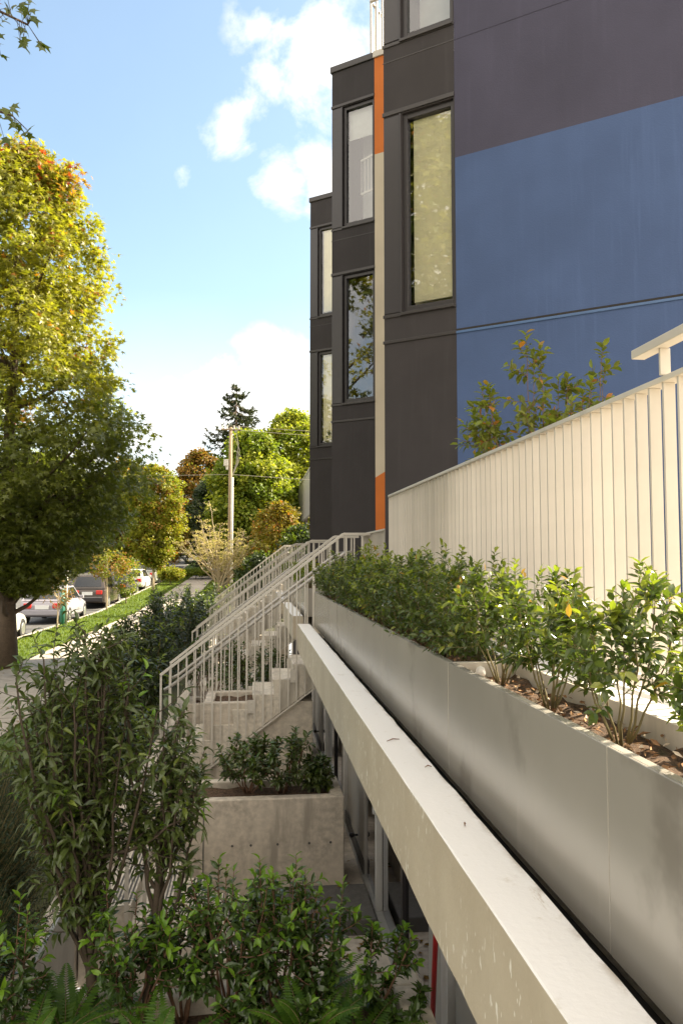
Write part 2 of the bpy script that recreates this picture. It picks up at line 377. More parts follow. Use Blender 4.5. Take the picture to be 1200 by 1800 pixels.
# ------------------------------------------------------------------ leaves and stems
def leaf(mb, p, d, nrm, Ln, W, droop=.3, fold=.25, mi=0):
    p, d = V(p), V(d).normalized(); nrm = V(nrm); nrm = nrm-d*nrm.dot(d)
    if nrm.length < 1e-4: nrm = d.orthogonal()
    nrm.normalize(); s = d.cross(nrm)
    vs = [p]
    for t, w in ((.28, .85), (.62, .9)):
        c = p+d*(Ln*t)-nrm*(droop*Ln*t*t)
        vs += [c-s*(W/2*w)+nrm*(fold*W*.5), c, c+s*(W/2*w)+nrm*(fold*W*.5)]
    vs.append(p+d*(Ln*.97)-nrm*(droop*Ln))
    mb.add(vs, [(0,2,1),(0,3,2),(1,2,5,4),(2,3,6,5),(4,5,7),(5,6,7)], mi)
def leafq(mb, p, d, nrm, Ln, W, fold=.3, mi=0):       # small leaf: two triangles folded along the midrib
    p, d = V(p), V(d).normalized(); nrm = V(nrm); nrm = nrm-d*nrm.dot(d)
    if nrm.length < 1e-4: nrm = d.orthogonal()
    nrm.normalize(); s = d.cross(nrm); c = p+d*(Ln*.45)+nrm*(fold*W*.4)
    mb.add([p, c-s*(W/2), p+d*Ln, c+s*(W/2)], [(0,2,1),(0,3,2)], mi)
STAR = [(0,-.05)]
for a, r in ((-115,.55),(-85,.22),(-60,.9),(-30,.28),(0,1.0),(30,.28),(60,.9),(85,.22),(115,.55)):
    STAR.append((sin(radians(a))*r, .25+cos(radians(a))*r*.85))
MAPLE = [(0,-.05)]
for a, r in ((-125,.5),(-95,.34),(-72,.95),(-50,.6),(-40,.5),(-14,.62),(0,1.1),(14,.62),(40,.5),(50,.6),(72,.95),(95,.34),(125,.5)):
    MAPLE.append((sin(radians(a))*r, .2+cos(radians(a))*r*.85))
def starleaf(mb, p, d, nrm, size, rng, mi=0, shape=STAR):
    p, d = V(p), V(d).normalized(); nrm = V(nrm); nrm = nrm-d*nrm.dot(d)
    if nrm.length < 1e-4: nrm = d.orthogonal()
    nrm.normalize(); s = d.cross(nrm)
    vs = [p+d*(size*.25)+nrm*(size*.04)]
    for x, y in shape: vs.append(p+d*(y*size)+s*(x*size)-nrm*(size*.22*(x*x+max(0, y-.3)**2)))
    k = len(shape)
    mb.add(vs, [(0, i+1, (i+1) % k+1) for i in range(k)], mi)
def rv(rng): 
    while True:
        v = V((rng.uniform(-1,1), rng.uniform(-1,1), rng.uniform(-1,1)))
        if .01 < v.length < 1: return v.normalized()
def curve(a, b, sag, n=6, wob=0, rng=None):
    a, b = V(a), V(b); pts = []
    for i in range(n+1):
        t = i/n; p = a.lerp(b, t)+V(sag)*(4*t*(1-t)*.5)
        if wob and rng and 0 < i < n: p += rv(rng)*wob
        pts.append(p)
    return pts
def shrub(name, label, cat, base, height, radius, seed, mats, stemmat, nstem=7, nshoot=8, nleaf=12, LL=(.05, .07), LW=.45, droop=.35, tipfrac=.15,
          low=.3, spread=1.0, group=None, sr=.008, updir=.6, shootlen=.4, lean=(0,0), squash=1.0, leafup=.8, tips=False):
    rng = random.Random(seed); sb, lb = MB(), MB(); base = V(base)
    for i in range(nstem):
        a = 2*pi*(i+rng.random()*.8)/nstem; rr = radius*spread*sqrt(rng.random()*.9+.1)
        top = base+V((cos(a)*rr+lean[0], sin(a)*rr*squash+lean[1], height*rng.uniform(.72, 1.0)*(1-.22*(rr/radius)**2)))
        foot = base+V((cos(a)*radius*.1, sin(a)*radius*.1, 0))
        pts = curve(foot, top, V((cos(a), sin(a), 0))*(radius*.18)+V((0,0,height*.05)), 7, height*.012, rng)
        sb.tube(pts, [sr*(1-.75*t/7) for t in range(8)], 5)
        for j in range(nshoot):
            t = rng.uniform(low, 1.0) if j else 1.0
            k = min(6, int(t*7)); p = pts[k].lerp(pts[k+1], t*7-k)
            out = V((p.x-base.x, p.y-base.y, 0)); out = out.normalized() if out.length > .01 else V((1,0,0))
            d = (out*rng.uniform(.2, 1)+rv(rng)*.7+V((0,0,updir))).normalized()
            if j == 0: d = (pts[-1]-pts[-3]).normalized()
            ln = height*shootlen*rng.uniform(.5, 1.0)*(1.1-.5*t)
            q = curve(p, p+d*ln, V((0,0,-ln*.12)), 4)
            sb.tube(q, [sr*.4, sr*.35, sr*.3, sr*.25, sr*.15], 4, cap=False)
            ax = d; ph = rng.random()*6.28
            o1 = ax.orthogonal().normalized(); o2 = ax.cross(o1)
            for m in range(nleaf):
                u = (m+.6)/nleaf
                kk = min(3, int(u*4)); pp = q[kk].lerp(q[kk+1], u*4-kk)
                ph += 2.4+rng.uniform(-.4, .4)
                side = o1*cos(ph)+o2*sin(ph)
                ld = (side*(1.15-.55*u)+ax*(.35+.5*u)+V((0,0,.05))+rv(rng)*.25).normalized()
                nn = (V((0,0,leafup))+ax*.4+rv(rng)*.55)
                l = rng.uniform(*LL)*(1.0-.25*abs(u-.5))
                mi = 0
                if u > 1-tipfrac and (t > .75 or rng.random() < .2) and p.z > base.z+height*.45: mi = 1
                leaf(lb, pp, ld, nn, l, l*LW, droop*rng.uniform(.3, 1.3), rng.uniform(.1, .5), mi)
    root = thing(name, base, label, cat, group)
    sb.build('stem', stemmat, root, True); lb.build('foliage', mats, root)
    return root
def fern(label, base, R, seed, n=13, group='sword ferns in the concrete planter', lift=.9):
    rng = random.Random(seed); fb, sb = MB(), MB(); base = V(base)
    for i in range(n):
        a = 2*pi*(i+rng.random()*.7)/n; ln = R*rng.uniform(.8, 1.1); el = rng.uniform(.55, 1.25)*lift
        dirh = V((cos(a), sin(a), 0)); pts = []
        for k in range(15):
            t = k/14; pts.append(base+dirh*(ln*(t*cos(el)+.30*t*t))+V((0,0,ln*(t*sin(el)-.42*t*t))))
        sb.tube(pts, [.0035*(1-.8*k/14) for k in range(15)], 4, cap=False)
        for k in range(1, 28):
            t = k/28*.98+.02; s = t*14; j = min(13, int(s)); p = pts[j].lerp(pts[j+1], s-j); d = (pts[j+1]-pts[j]).normalized()
            side = d.cross(V((0,0,1))); side = side.normalized() if side.length > .01 else V((1,0,0)); up = side.cross(d)
            w = ln*.16*(sin(pi*min(1, .12+t*.88))**.7)*(1-.35*t)+.006
            for sg in (-1, 1):
                leafq(fb, p, side*sg+d*.35-up*.12, up+rv(rng)*.15, w, ln*.032+.004, .3)
    root = thing('fern', base, label, 'fern', group)
    sb.build('midrib', M['stem'], root, True); fb.build('frond', M['fern'], root)
    return root
def crown_tree(name, label, base, z0, z1, prof, seed, mats, bark, trunk_r, nlimb=24, nclump=160, per=40, size=.16, clump=.5, star=None, group=None, cat='tree', center=(0,0),
               cut=None, matpick=None, trunk_top=.8, inner=.35, lob=.10, fpow=1.0):
    rng = random.Random(seed); base = V(base); tb, lb, bb = MB(), MB(), MB()
    H = z1-z0
    top = V((base.x+center[0]*.8, base.y+center[1]*.8, z0+H*trunk_top))
    tp = curve(base, top, V((rng.uniform(-.1,.1), rng.uniform(-.1,.1), 0))*trunk_r*4, 8, trunk_r*.25, rng)
    rad = [trunk_r*(1.25 if i == 0 else 1)*(1-.86*i/8) for i in range(9)]
    tb.tube(tp, rad, 10)
    axis = lambda z: tp[0].lerp(tp[-1], min(1, max(0, (z-tp[0].z)/(tp[-1].z-tp[0].z))))
    cents = []
    for i in range(nclump):
        f = rng.random()**fpow
        z = z0+H*f; a = rng.random()*2*pi
        r = prof(f)*(1+lob*(.6*sin(3*a+9*f+seed)+.5*sin(5*a-17*f+2*seed)))
        rr = r*(inner+(1-inner)*sqrt(rng.random()))*rng.uniform(.86, 1.10)
        ax = axis(z); c = V((ax.x+cos(a)*rr, ax.y+sin(a)*rr, z))
        if cut and cut(c): continue
        cents.append((c, a, rr/max(r, .01)))
    for i in range(nlimb):
        c, a, q = cents[(i*7) % len(cents)]
        zs = max(base.z+.25*(z0-base.z)+.4, c.z-rng.uniform(.35, .7)*hypot(c.x-axis(c.z).x, c.y-axis(c.z).y)-.2)
        s = axis(min(zs, top.z))
        s = V((s.x, s.y, min(max(zs, base.z+.5), top.z)))
        ln = (c-s).length
        bb.tube(curve(s, c, V((0,0,-.12*ln)), 5, ln*.02, rng), [trunk_r*.30*(1-.8*k/5)+.004 for k in range(6)], 5, cap=False)
    for c, a, q in cents:
        out = V((cos(a), sin(a), .25)); cr = clump*rng.uniform(.6, 1.25)
        mi = matpick(c, (c.z-z0)/H, q, rng) if matpick else 0
        for k in range(per):
            o = rv(rng)*(cr*rng.random()**.45); o.z *= .72
            p = c+o
            d = (out*.7+rv(rng)*.8+V((0,0,-.35))).normalized(); nn = V((0,0,.7))+out*.5+rv(rng)*.7
            m2 = mi
            if star is not None: starleaf(lb, p, d, nn, size*rng.uniform(.7, 1.15), rng, m2, star)
            else: leafq(lb, p, d, nn, size*rng.uniform(.7, 1.2), size*.75, .3, m2)
    root = thing(name, base, label, cat, group)
    tb.build('trunk', bark, root, True); bb.build('limb', bark, root, True); lb.build('crown', mats, root)
    return root

# ------------------------------------------------------------------ ground, street
GZ, PZ = -2.5, -3.25
def g(y):
    if y < 38: return GZ
    if y < 75: return GZ+.032*(y-38)+.0
    if y < 125: return GZ+.032*37+.068*(y-75)
    return GZ+.032*37+.068*50+.01*(y-125)
YS = [-60, -20, -4, 6.2, 12, 18, 26, 32, 38, 44, 50, 56, 62, 68, 75, 82, 90, 98, 106, 115, 125, 150, 200, 300, 600]
def strip(name, x0, x1, dz, mat, ys=YS, kind=True, thick=0, ya=None, yb=None):
    ys = [y for y in ys if (ya is None or y > ya) and (yb is None or y < yb)]
    if ya is not None: ys = [ya]+ys
    if yb is not None: ys = ys+[yb]
    mb = MB()
    for a, b in zip(ys, ys[1:]):
        mb.quad((x0, a, g(a)+dz), (x1, a, g(a)+dz), (x1, b, g(b)+dz), (x0, b, g(b)+dz))
        if thick:
            mb.quad((x0, b, g(b)+dz), (x0, b, g(b)+dz-thick), (x0, a, g(a)+dz-thick), (x0, a, g(a)+dz))
            mb.quad((x1, a, g(a)+dz), (x1, a, g(a)+dz-thick), (x1, b, g(b)+dz-thick), (x1, b, g(b)+dz))
    o = mb.build(name, mat); structure(o) if kind else None
    return o
gm = MB()
for a, b in zip(YS, YS[1:]):
    gm.quad((-600, a, g(a)), (-1.33, a, g(a)), (-1.33, b, g(b)), (-600, b, g(b)))
    if a >= 26 or b <= -4: gm.quad((-1.33, a, g(a)), (600, a, g(a)), (600, b, g(b)), (-1.33, b, g(b)))
    else: gm.quad((11, a, g(a)), (600, a, g(a)), (600, b, g(b)), (11, b, g(b)))
structure(gm.build('ground', M['earth']))
strip('road', -16.4, -7.36, .006, M['asphalt'], yb=118)
strip('grass_verge', -7.2, -5.5, .11, M['lawn'], thick=.1, yb=112)
strip('kerb', -7.36, -7.2, .12, M['walk'], thick=.12, yb=112)
strip('sidewalk', -5.5, -3.45, .105, M['walk'], thick=.1, yb=118)
strip('lawn_edge', -3.45, -2.75, .09, M['lawn'], thick=.09, yb=60)
structure(MB().quad((-60, 118, g(118)+.03), (60, 118, g(118)+.03), (60, 126, g(126)+.03), (-60, 126, g(126)+.03)).build('cross_street', M['walk']))
# expansion joints of the sidewalk
jm = MB()
for k in range(60):
    y = 8+1.52*k; jm.quad((-5.49, y, g(y)+.1085), (-3.46, y, g(y)+.1085), (-3.46, y+.02, g(y)+.1085), (-5.49, y+.02, g(y)+.1085))
structure(jm.build('sidewalk_joints', M['asphalt']))
gr = MB(); rng = random.Random(5)
for i in range(15000):
    y = 13+60*rng.random()**1.7; x = rng.uniform(-7.15, -5.45) if rng.random() < .75 else rng.uniform(-3.45, -2.75)
    leafq(gr, (x, y, g(y)+.1), V((rng.uniform(-.5,.5), rng.uniform(-.5,.5), 1)), rv(rng), rng.uniform(.05, .12), .02+.0006*y, .1)
tag(gr.build('grass', M['grass']), 'sunlit mown grass on the verge beside the sidewalk', 'grass', kind='stuff')

# sunken patio
structure(MB().quad((-1.3, -4, PZ), (1.2, -4, PZ), (1.2, 26, PZ), (-1.3, 26, PZ)).build('patio_floor', M['floor']))
rw = MB(); rw.box(-1.45, -1.335, -4, 7.9, PZ-.05, GZ+.03); rw.box(-1.33, -1.18, 7.9, 26, PZ-.05, GZ+.06); rw.box(-1.33, 1.1, 26, 26.15, PZ-.05, GZ+.06); rw.box(-1.33, 1.1, -4.15, -4, PZ-.05, GZ+.06)
tag(rw.build('retaining_wall', M['conc'], bevel=.008), 'grey concrete retaining wall along the sunken patio below the hedge', 'wall')
tag(MB().box(-1.33, -1.305, 2.2, 6.15, PZ-.02, -2.43).build('steel_edging', M['steel'], bevel=.003), 'grey metal edging with a pale top edge below the dark feathery shrub', 'edging')
tag(MB().box(.18, 1.08, 6.95, 7.72, PZ-.02, PZ+.13).box(-.5, .178, 6.85, 7.6, PZ-.02, PZ+.07).build('patio_step', M['darkslab'], bevel=.01), 'low dark grey step on the patio floor by the glass door', 'step')

# ------------------------------------------------------------------ the podium behind the ledge
structure(MB().box(1.3, 11, -4, 26, PZ, -.512).build('terrace_slab', M['floor']))
structure(MB().box(1.034, 1.95, -4, 9.7, -.50-.03, -.50).build('terrace_walkway', M['white']))

# ------------------------------------------------------------------ townhouses
A = radians(54); D = (sin(A), -cos(A)); NO = (-cos(A), -sin(A)); EE = (cos(A), sin(A))
def wall_with_holes(mb, F, ts, zs, holes, mi=0, depth=.12):
    P = lambda t, k, z: (F[0][0]+F[1][0]*t+F[2][0]*k, F[0][1]+F[1][1]*t+F[2][1]*k, z)
    for a, b in zip(ts, ts[1:]):
        for c, d in zip(zs, zs[1:]):
            tm, zm = (a+b)/2, (c+d)/2
            if any(h[0] < tm < h[1] and h[2] < zm < h[3] for h in holes): continue
            mb.quad(P(a,0,c), P(b,0,c), P(b,0,d), P(a,0,d), mi)
    for h in holes:
        a, b, c, d = h
        mb.quad(P(a,0,c), P(a,0,d), P(a,-depth,d), P(a,-depth,c), mi); mb.quad(P(b,0,d), P(b,0,c), P(b,-depth,c), P(b,-depth,d), mi)
        mb.quad(P(a,0,d), P(b,0,d), P(b,-depth,d), P(a,-depth,d), mi); mb.quad(P(b,0,c), P(a,0,c), P(a,-depth,c), P(b,-depth,c), mi)
def townhouse(C, T, ztop, label, zones, blinds, depth=4.2):
    F = (C, D, NO); zb = -.8
    root = thing('townhouse', (C[0], C[1], zb), label, 'house', 'stepped townhouses beside the stairs')
    wt0, wt1, tw = .235, .872, .885
    wins = [(2.84, 5.20), (6.10, 8.38)] + ([(9.36, 11.64)] if ztop > 11 else [])
    holes = [(wt0, wt1, a, b) for a, b in wins]
    zs = sorted({zb, ztop, *[q for w in wins for q in w]})
    P = lambda t, k, z: (C[0]+D[0]*t+NO[0]*k, C[1]+D[1]*t+NO[1]*k, z)
    m = MB(); wall_with_holes(m, F, [0, wt0, wt1, tw], zs, holes)
    c0, c1, c2, c3 = P(0,0,0), P(T,0,0), P(T,-depth,0), P(0,-depth,0)
    for a, b in ((c3, c0), (c1, c2), (c2, c3)):
        m.quad((a[0],a[1],zb), (b[0],b[1],zb), (b[0],b[1],ztop), (a[0],a[1],ztop))
    m.quad(*[(q[0],q[1],ztop-.15) for q in (c0, c1, c2, c3)])
    m.build('wall', M['dark'], root)
    for mat, poly, nm in zones:
        mm = MB(); mm.add([P(t, 0, z) for t, z in poly], [tuple(range(len(poly)))]); o = mm.build('painted_wall', mat, root); o['label'] = nm
    # flashing lines
    for z, h, pr in ((2.50, .035, .014), (2.80, .04, .012), (5.215, .05, .016), (5.87, .012, .004), (6.055, .04, .012), (8.395, .05, .016)):
        if z < ztop: MB().fbox(F, -.012, tw+.0, .001, pr, z, z+h).build('flashing', M['trim'], root, bevel=.003)
    if zones and zones[0][0] in (M['blue'],):
        t2 = MB(); t2.fbox(F, tw+.001, T, .001, .012, 2.50, 2.528); t2.build('flashing', M['bluetrim'], root, bevel=.003)
        t2 = MB(); t2.fbox(F, tw+.001, T, .0005, .004, 2.529, 2.553); t2.build('painted_shadow_line', M['gap'], root)  # dark strip painted as the groove's shadow above the blue flashing
        t2 = MB(); t2.fbox(F, tw+.001, T, .001, .004, 5.87, 5.882); t2.build('flashing', M['purple'], root)
    if ztop < 11:
        cp = MB(); cp.fbox(F, -.03, .86, -.25, .03, ztop-.10, ztop+.02); cp.fbox((C, EE, (-D[0], -D[1])), .25, depth, -.25, .03, ztop-.10, ztop+.02); cp.build('parapet_cap', M['trim'], root, bevel=.012)
        cp = MB(); cp.fbox(F, .862, T, -.25, .03, ztop-.09, ztop+.03); cp.build('parapet_cap', M['fence'], root, bevel=.01)
    for (a, b), bl in zip(wins, blinds):
        pn = MB(); pn.fbox(F, .004, wt0-.03, .001, .010, a+.01, b-.01); pn.build('metal_panel', M['panel'], root, bevel=.003)
        fr = MB(); n0, n1 = -.11, -.03; w = .055
        fr.fbox(F, wt0+.002, wt0+w, n0, n1, a+.002, b-.002); fr.fbox(F, wt1-w+.01, wt1-.002, n0, n1, a+.002, b-.002)
        fr.fbox(F, wt0+w, wt1-w+.01, n0, n1-.002, a+.002, a+w+.02); fr.fbox(F, wt0+w, wt1-w+.01, n0, n1-.002, b-w-.01, b-.002)
        fr.fbox(F, wt0-.028, wt0-.004, .001, .022, a, b)
        wo = fr.build('window', M['frame'], root, bevel=.004)
        MB().quad(P(wt0+.01, -.075, a+.01), P(wt1-.01, -.075, a+.01), P(wt1-.01, -.075, b-.01), P(wt0+.01, -.075, b-.01)).build('pane', M['glass'], wo)
        MB().fbox(F, wt0-.02, wt1, .0, .028, a-.035, a+.0).build('sill', M['trim'], wo, bevel=.004)
        if bl == 'full':
            MB().fbox(F, wt0+.10, wt1-.03, -.115, -.11, a+.13, b-.03).build('blind', M['blind'], wo)
            MB().fbox(F, wt0+.02, wt1, -.32, -.31, a, b).build('window_backing', M['blind'], wo)
        elif bl == 'half':
            MB().fbox(F, wt0+.05, wt1-.02, -.17, -.165, (a+b)/2+.55, b-.03).build('blind', M['blindgrey'], wo)
            MB().fbox(F, wt0+.02, wt1, -.75, -.74, a, b).build('window_backing', M['blindgrey'], wo)
            rb = MB(); rb.bar(P(wt0+.16, -.4, a+1.38), P(wt1, -.4, a+1.5), .03, .04); rb.bar(P(wt0+.16, -.4, a+.74), P(wt1, -.4, a+.82), .03, .04)
            for k in range(7): t = wt0+.17+k*.07; rb.bar(P(t, -.4, a+.74), P(t, -.4, a+1.4), .014, .014)
            rb.build('inner_railing', M['whitebar'], wo)
        else:
            MB().fbox(F, wt0+.02, wt1, -.5, -.49, a, b).build('window_backing', M['blindgrey'] if bl == 'open' else M['dark'], wo)  # the dark sheet stands in for an unlit room, letting reflections show
    return root
C1, C2, C3 = (1.472, 8.8), (1.37, 14.0), (1.338, 19.3)
T1 = 6.6
townhouse(C1, T1, 12.9, 'nearest and tallest townhouse block with dark corner and blue and plum end wall',
          [(M['blue'], [(.886,-.8),(T1,-.8),(T1,4.5),(.886,4.5)], 'blue lower end wall'), (M['purple'], [(.886,4.5),(T1,4.5),(T1,12.9),(.886,12.9)], 'plum grey upper end wall')], ['full', 'open', 'open'])
T2 = 3.25
zd = lambda t: 1.46+.5*(t-.886)
townhouse(C2, T2, 9.19, 'middle townhouse block with orange and cream stripe beside its dark window wall',
          [(M['orange'], [(.886,-.8),(T2,-.8),(T2,zd(T2)),(.886,zd(.886))], 'orange foot of the end wall'), (M['cream'], [(.886,zd(.886)),(T2,zd(T2)),(T2,7.3),(.886,7.3)], 'cream middle of the end wall'),
           (M['orange'], [(.886,7.3),(T2,7.3),(T2,9.19),(.886,9.19)], 'orange top of the end wall')], ['tree', 'half'])
townhouse(C3, T2, 9.19, 'farthest and lowest looking dark townhouse block at the end of the row',
          [(M['cream'], [(.886,-.8),(T2,-.8),(T2,9.19),(.886,9.19)], 'cream end wall')], ['full', 'full'], 4.6)
# roof terrace railing of the middle block
def roof_rail():
    C = C2; P = lambda t, k, z: (C[0]+D[0]*t+NO[0]*k, C[1]+D[1]*t+NO[1]*k, z)
    root = thing('roof_railing', P(.76, -.15, 9.2), 'white metal railing on the roof of the middle block', 'railing')
    MB().bar(P(.74,-.12,10.30), P(2.6,-.12,10.30), .05, .03).bar(P(.76,-.12,10.3), P(.76,-2.6,10.3), .05, .03).build('top_rail', M['rail'], root)
    for k in range(16):
        o = MB().bar(P(.76+k*.115,-.12,9.19), P(.76+k*.115,-.12,10.29), .018, .04, up=V((D[0],D[1],0))).build('baluster', M['rail'], root)
    for k in range(1, 14):
        o = MB().bar(P(.76,-.12-k*.17,9.19), P(.76,-.12-k*.17,10.29), .016, .03, up=V((D[0],D[1],0))).build('baluster', M['whitebar'], root)
roof_rail()
# potted plant on the far window sill
def pot():
    P = lambda t, k, z: (C3[0]+D[0]*t+NO[0]*k, C3[1]+D[1]*t+NO[1]*k, z)
    c = V(P(.52, -.15, 2.86)); r = thing('potted_plant', c, 'small potted plant behind the lowest window of the far block', 'plant')
    MB().tube([c, c+V((0,0,.13))], [.05, .07], 10).build('pot', M['whitebar'], r, False)
    lb = MB(); rg = random.Random(3)
    for i in range(40):
        p = c+V((rg.uniform(-.06,.06), rg.uniform(-.06,.06), .13+rg.random()*.2)); leafq(lb, p, rv(rg)+V((0,0,.6)), rv(rg), .09, .05)
    lb.build('foliage', M['dkshrub'], r)
pot()

# ------------------------------------------------------------------ lower (basement) facade under the ledge
def lower_facade():
    X = 1.13
    root = thing('basement_facade', (X, 8, PZ), 'shaded basement front of glass doors and grey panels under the concrete beam', 'facade')
    w = MB(); w.box(X+.10, X+.16, -4, 26, PZ, -.96); w.build('wall', M['dark'], root)
    cs = MB(); cs.box(.69, X+.16, -4, 9.75, -1.09, -.955); cs.box(.69, X+.16, 11.1, 26, -1.09, -.955); cs.box(1.12, X+.16, 9.751, 11.099, -1.09, -.96); cs.build('canopy_soffit', M['conc'], root)  # last box added to close a sun leak beside the stair landing
    kb = MB(); kb.box(X-.02, X+.10, -4, 26, PZ, PZ+.06); kb.build('threshold', M['steel'], root)
    for u in range(-1, 3):
        o = u*5.2
        def el(nm, mat, y0, y1, x0, x1, z0=PZ+.06, z1=-1.09, par=root, **k):
            return MB().box(x0, x1, y0+o, y1+o, z0, z1).build(nm, mat, par, bevel=.003, **k)
        d = el('door', M['door'], 8.12, 9.22, X, X+.05)
        kn = MB(); kn.tube([(X, 8.62+o, -2.97), (X-.05, 8.62+o, -2.97)], .012, 8); kn.sphere((X-.065, 8.62+o, -2.97), .03, 10); kn.build('door_knob', M['frame'], d, True)
        el('side_panel', M['door'], 9.24, 9.72, X+.02, X+.06)
        el('kick_plate', M['darkslab'], 8.1, 9.74, X-.012, X+.0, PZ+.06, PZ+.2)
        el('window_frame', M['stile'], 7.26, 7.33, X-.01, X+.05)
        gw = el('window', M['frame'], 7.33, 8.1, X+.03, X+.07); el('pane', M['darkglass'], 7.37, 8.06, X+.02, X+.028, par=gw)
        gd = el('glass_door', M['frame'], 5.22, 7.25, X+.06, X+.09)
        el('pane', M['darkglass'], 5.3, 6.12, X+.045, X+.052, par=gd); el('pane', M['darkglass'], 6.2, 7.2, X+.045, X+.052, par=gd)
        el('stile', M['frame'], 6.12, 6.2, X+.02, X+.06, par=gd)
        el('door_handle', M['stile'], 7.18, 7.22, X-.05, X-.01, -2.3, -1.9, par=gd)
        el('grey_panel', M['door'], 4.72, 5.2, X+.02, X+.07)
        el('white_panel', M['stile'], 4.54, 4.70, X-.02, X+.07)
    return root
lower_facade()
# white patio cabinet and a red pole leaning by it
rp = MB(); rp.tube([(1.045, 4.75, PZ), (1.09, 4.53, -1.15)], .016, 8)
tag(rp.build('red_pole', M['red'], None, True), 'thin red pole leaning against the basement front under the beam', 'pole')

# ------------------------------------------------------------------ concrete beam (ledge)
def wavy_ledge(y0, y1, x0=.532, x1=.687):
    mb = MB(); rg = random.Random(int(y0*10)+70); n = max(4, int((y1-y0)/.12)); rows = []
    for i in range(n+1):
        y = y0+(y1-y0)*i/n; j = lambda s: rg.uniform(-s, s)
        rows.append([(x0+j(.0015), y, -1.10+j(.002)), (x0+j(.0015), y, -.94), (x0+j(.0008), y, -.7835), (x0+.004+j(.0008), y, -.780+j(.0006)), ((x0+x1)/2, y, -.780+j(.0015)), (x1-.006+j(.003), y, -.781+j(.0015)), (x1+j(.004), y, -.79), (x1, y, -1.10)])
    vs = [p for r in rows for p in r]; k = 8
    fs = [(i*k+j, i*k+(j+1) % k, (i+1)*k+(j+1) % k, (i+1)*k+j) for i in range(n) for j in range(k)]
    fs += [tuple(range(k-1, -1, -1)), tuple(range(n*k, n*k+k))]
    mb.add(vs, fs); return mb
def ledge(y0, y1, label):
    o = wavy_ledge(y0, y1).build('concrete_beam', M['ledge'], fix=True); tag(o, label, 'beam', 'concrete beams over the basement front')
    return o
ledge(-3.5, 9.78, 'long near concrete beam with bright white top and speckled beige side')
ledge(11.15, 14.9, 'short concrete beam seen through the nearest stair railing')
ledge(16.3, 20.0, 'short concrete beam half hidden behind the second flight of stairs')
# debris on the beam
rg = random.Random(11)
for (x, y, l, a, lab) in ((.60, 3.40, .07, .5, 'curled brown twig lying on the beam beside a stain'), (.655, 2.95, .028, .2, 'short black twig on the beam near the dark gap'), (.62, 2.3, .02, 1.2, 'tiny brown twig on the beam below the black one')):
    c = V((x, y, -.776)); dd = V((cos(a), sin(a), 0))*l/2
    o = MB().tube([c-dd, c+V((0,.006,.004)), c+dd], [.0012, .0028, .0015], 6).build('twig', M['stemred'], None, True); tag(o, lab, 'twig', 'twigs on the concrete beam')

# ------------------------------------------------------------------ metal planters
def planter(y0, y1, seams, label, soilz=-.455, back=True):
    root = thing('metal_planter', (.85, (y0+y1)/2, -.95), label, 'planter', 'grey metal planters along the beam')
    ss = [y0]+seams+[y1]
    for a, b in zip(ss, ss[1:]):
        f = MB(); f.box(.752, .758, a+.0012, b-.0012, -.832, -.396); f.box(.7585, .782, a+.0012, b-.0012, -.400, -.396); f.build('front_panel', M['fascia'], root, bevel=.0025)
    MB().box(.7595, .767, y0, y1, -.80, -.41).build('panel_liner', M['fascia'], root)
    bk = MB(); bk.box(.015+1.0, 1.032, y0, y1, -.95, -.396); bk.build('back_panel', M['fence'] if y1 < 4 else M['fascia'], root, bevel=.002)
    for q in (y0, y1-.02): MB().box(.769, 1.014, q, q+.02, -.80, -.395).build('end_panel', M['fence'] if y1 < 4 else M['fascia'], root, bevel=.002)
    so = MB(); rg = random.Random(int(y1*7)); nx, ny = 7, max(4, int((y1-y0-.04)/.05)); vs = []
    for j in range(ny+1):
        for i in range(nx+1): vs.append((.769+.245*i/nx, y0+.021+(y1-y0-.042)*j/ny, soilz+rg.uniform(-.014, .014)))
    so.add(vs, [(j*(nx+1)+i, j*(nx+1)+i+1, (j+1)*(nx+1)+i+1, (j+1)*(nx+1)+i) for j in range(ny) for i in range(nx)])
    so.build('soil', M['soil'], root, True)
    ch = MB()
    for i in range(int((y1-y0)*260)):
        p = V((rg.uniform(.777, 1.01), rg.uniform(y0+.03, y1-.03), soilz+rg.uniform(.0, .018))); leafq(ch, p, V((rg.uniform(-1,1), rg.uniform(-1,1), rg.uniform(-.3,.4))), rv(rg)+V((0,0,.8)), rg.uniform(.008, .036), rg.uniform(.005, .016), .5)
    o = ch.build('bark_chips', M['chip'], root); o['kind'] = 'stuff'
    return root
planter(-1.6, 3.02, [.10, 1.632], 'nearest grey metal planter with sunlit soil and bright loose shrubs')
planter(3.024, 9.95, [4.62, 6.19, 7.75], 'long grey metal planter with dense dark hedge beside the stairs')
planter(11.25, 15.0, [12.8], 'grey metal planter beyond the nearest stairs seen through the railing')
planter(16.4, 20.2, [18.], 'far grey metal planter beyond the second stairs')
o = MB().box(.69, .80, -3.5, 9.75, -.97, -.90).build('gap_liner', M['gap']); structure(o)  # near-black box filling the slot between beam and planter panels
# pebble on the planter soil
tag(MB().sphere((.87, 2.98, -.432), .022, 8, sq=(1,1,1.2)).build('pale_stone', M['white'], None, True), 'pale stone on the soil beside the planter divider', 'stone')

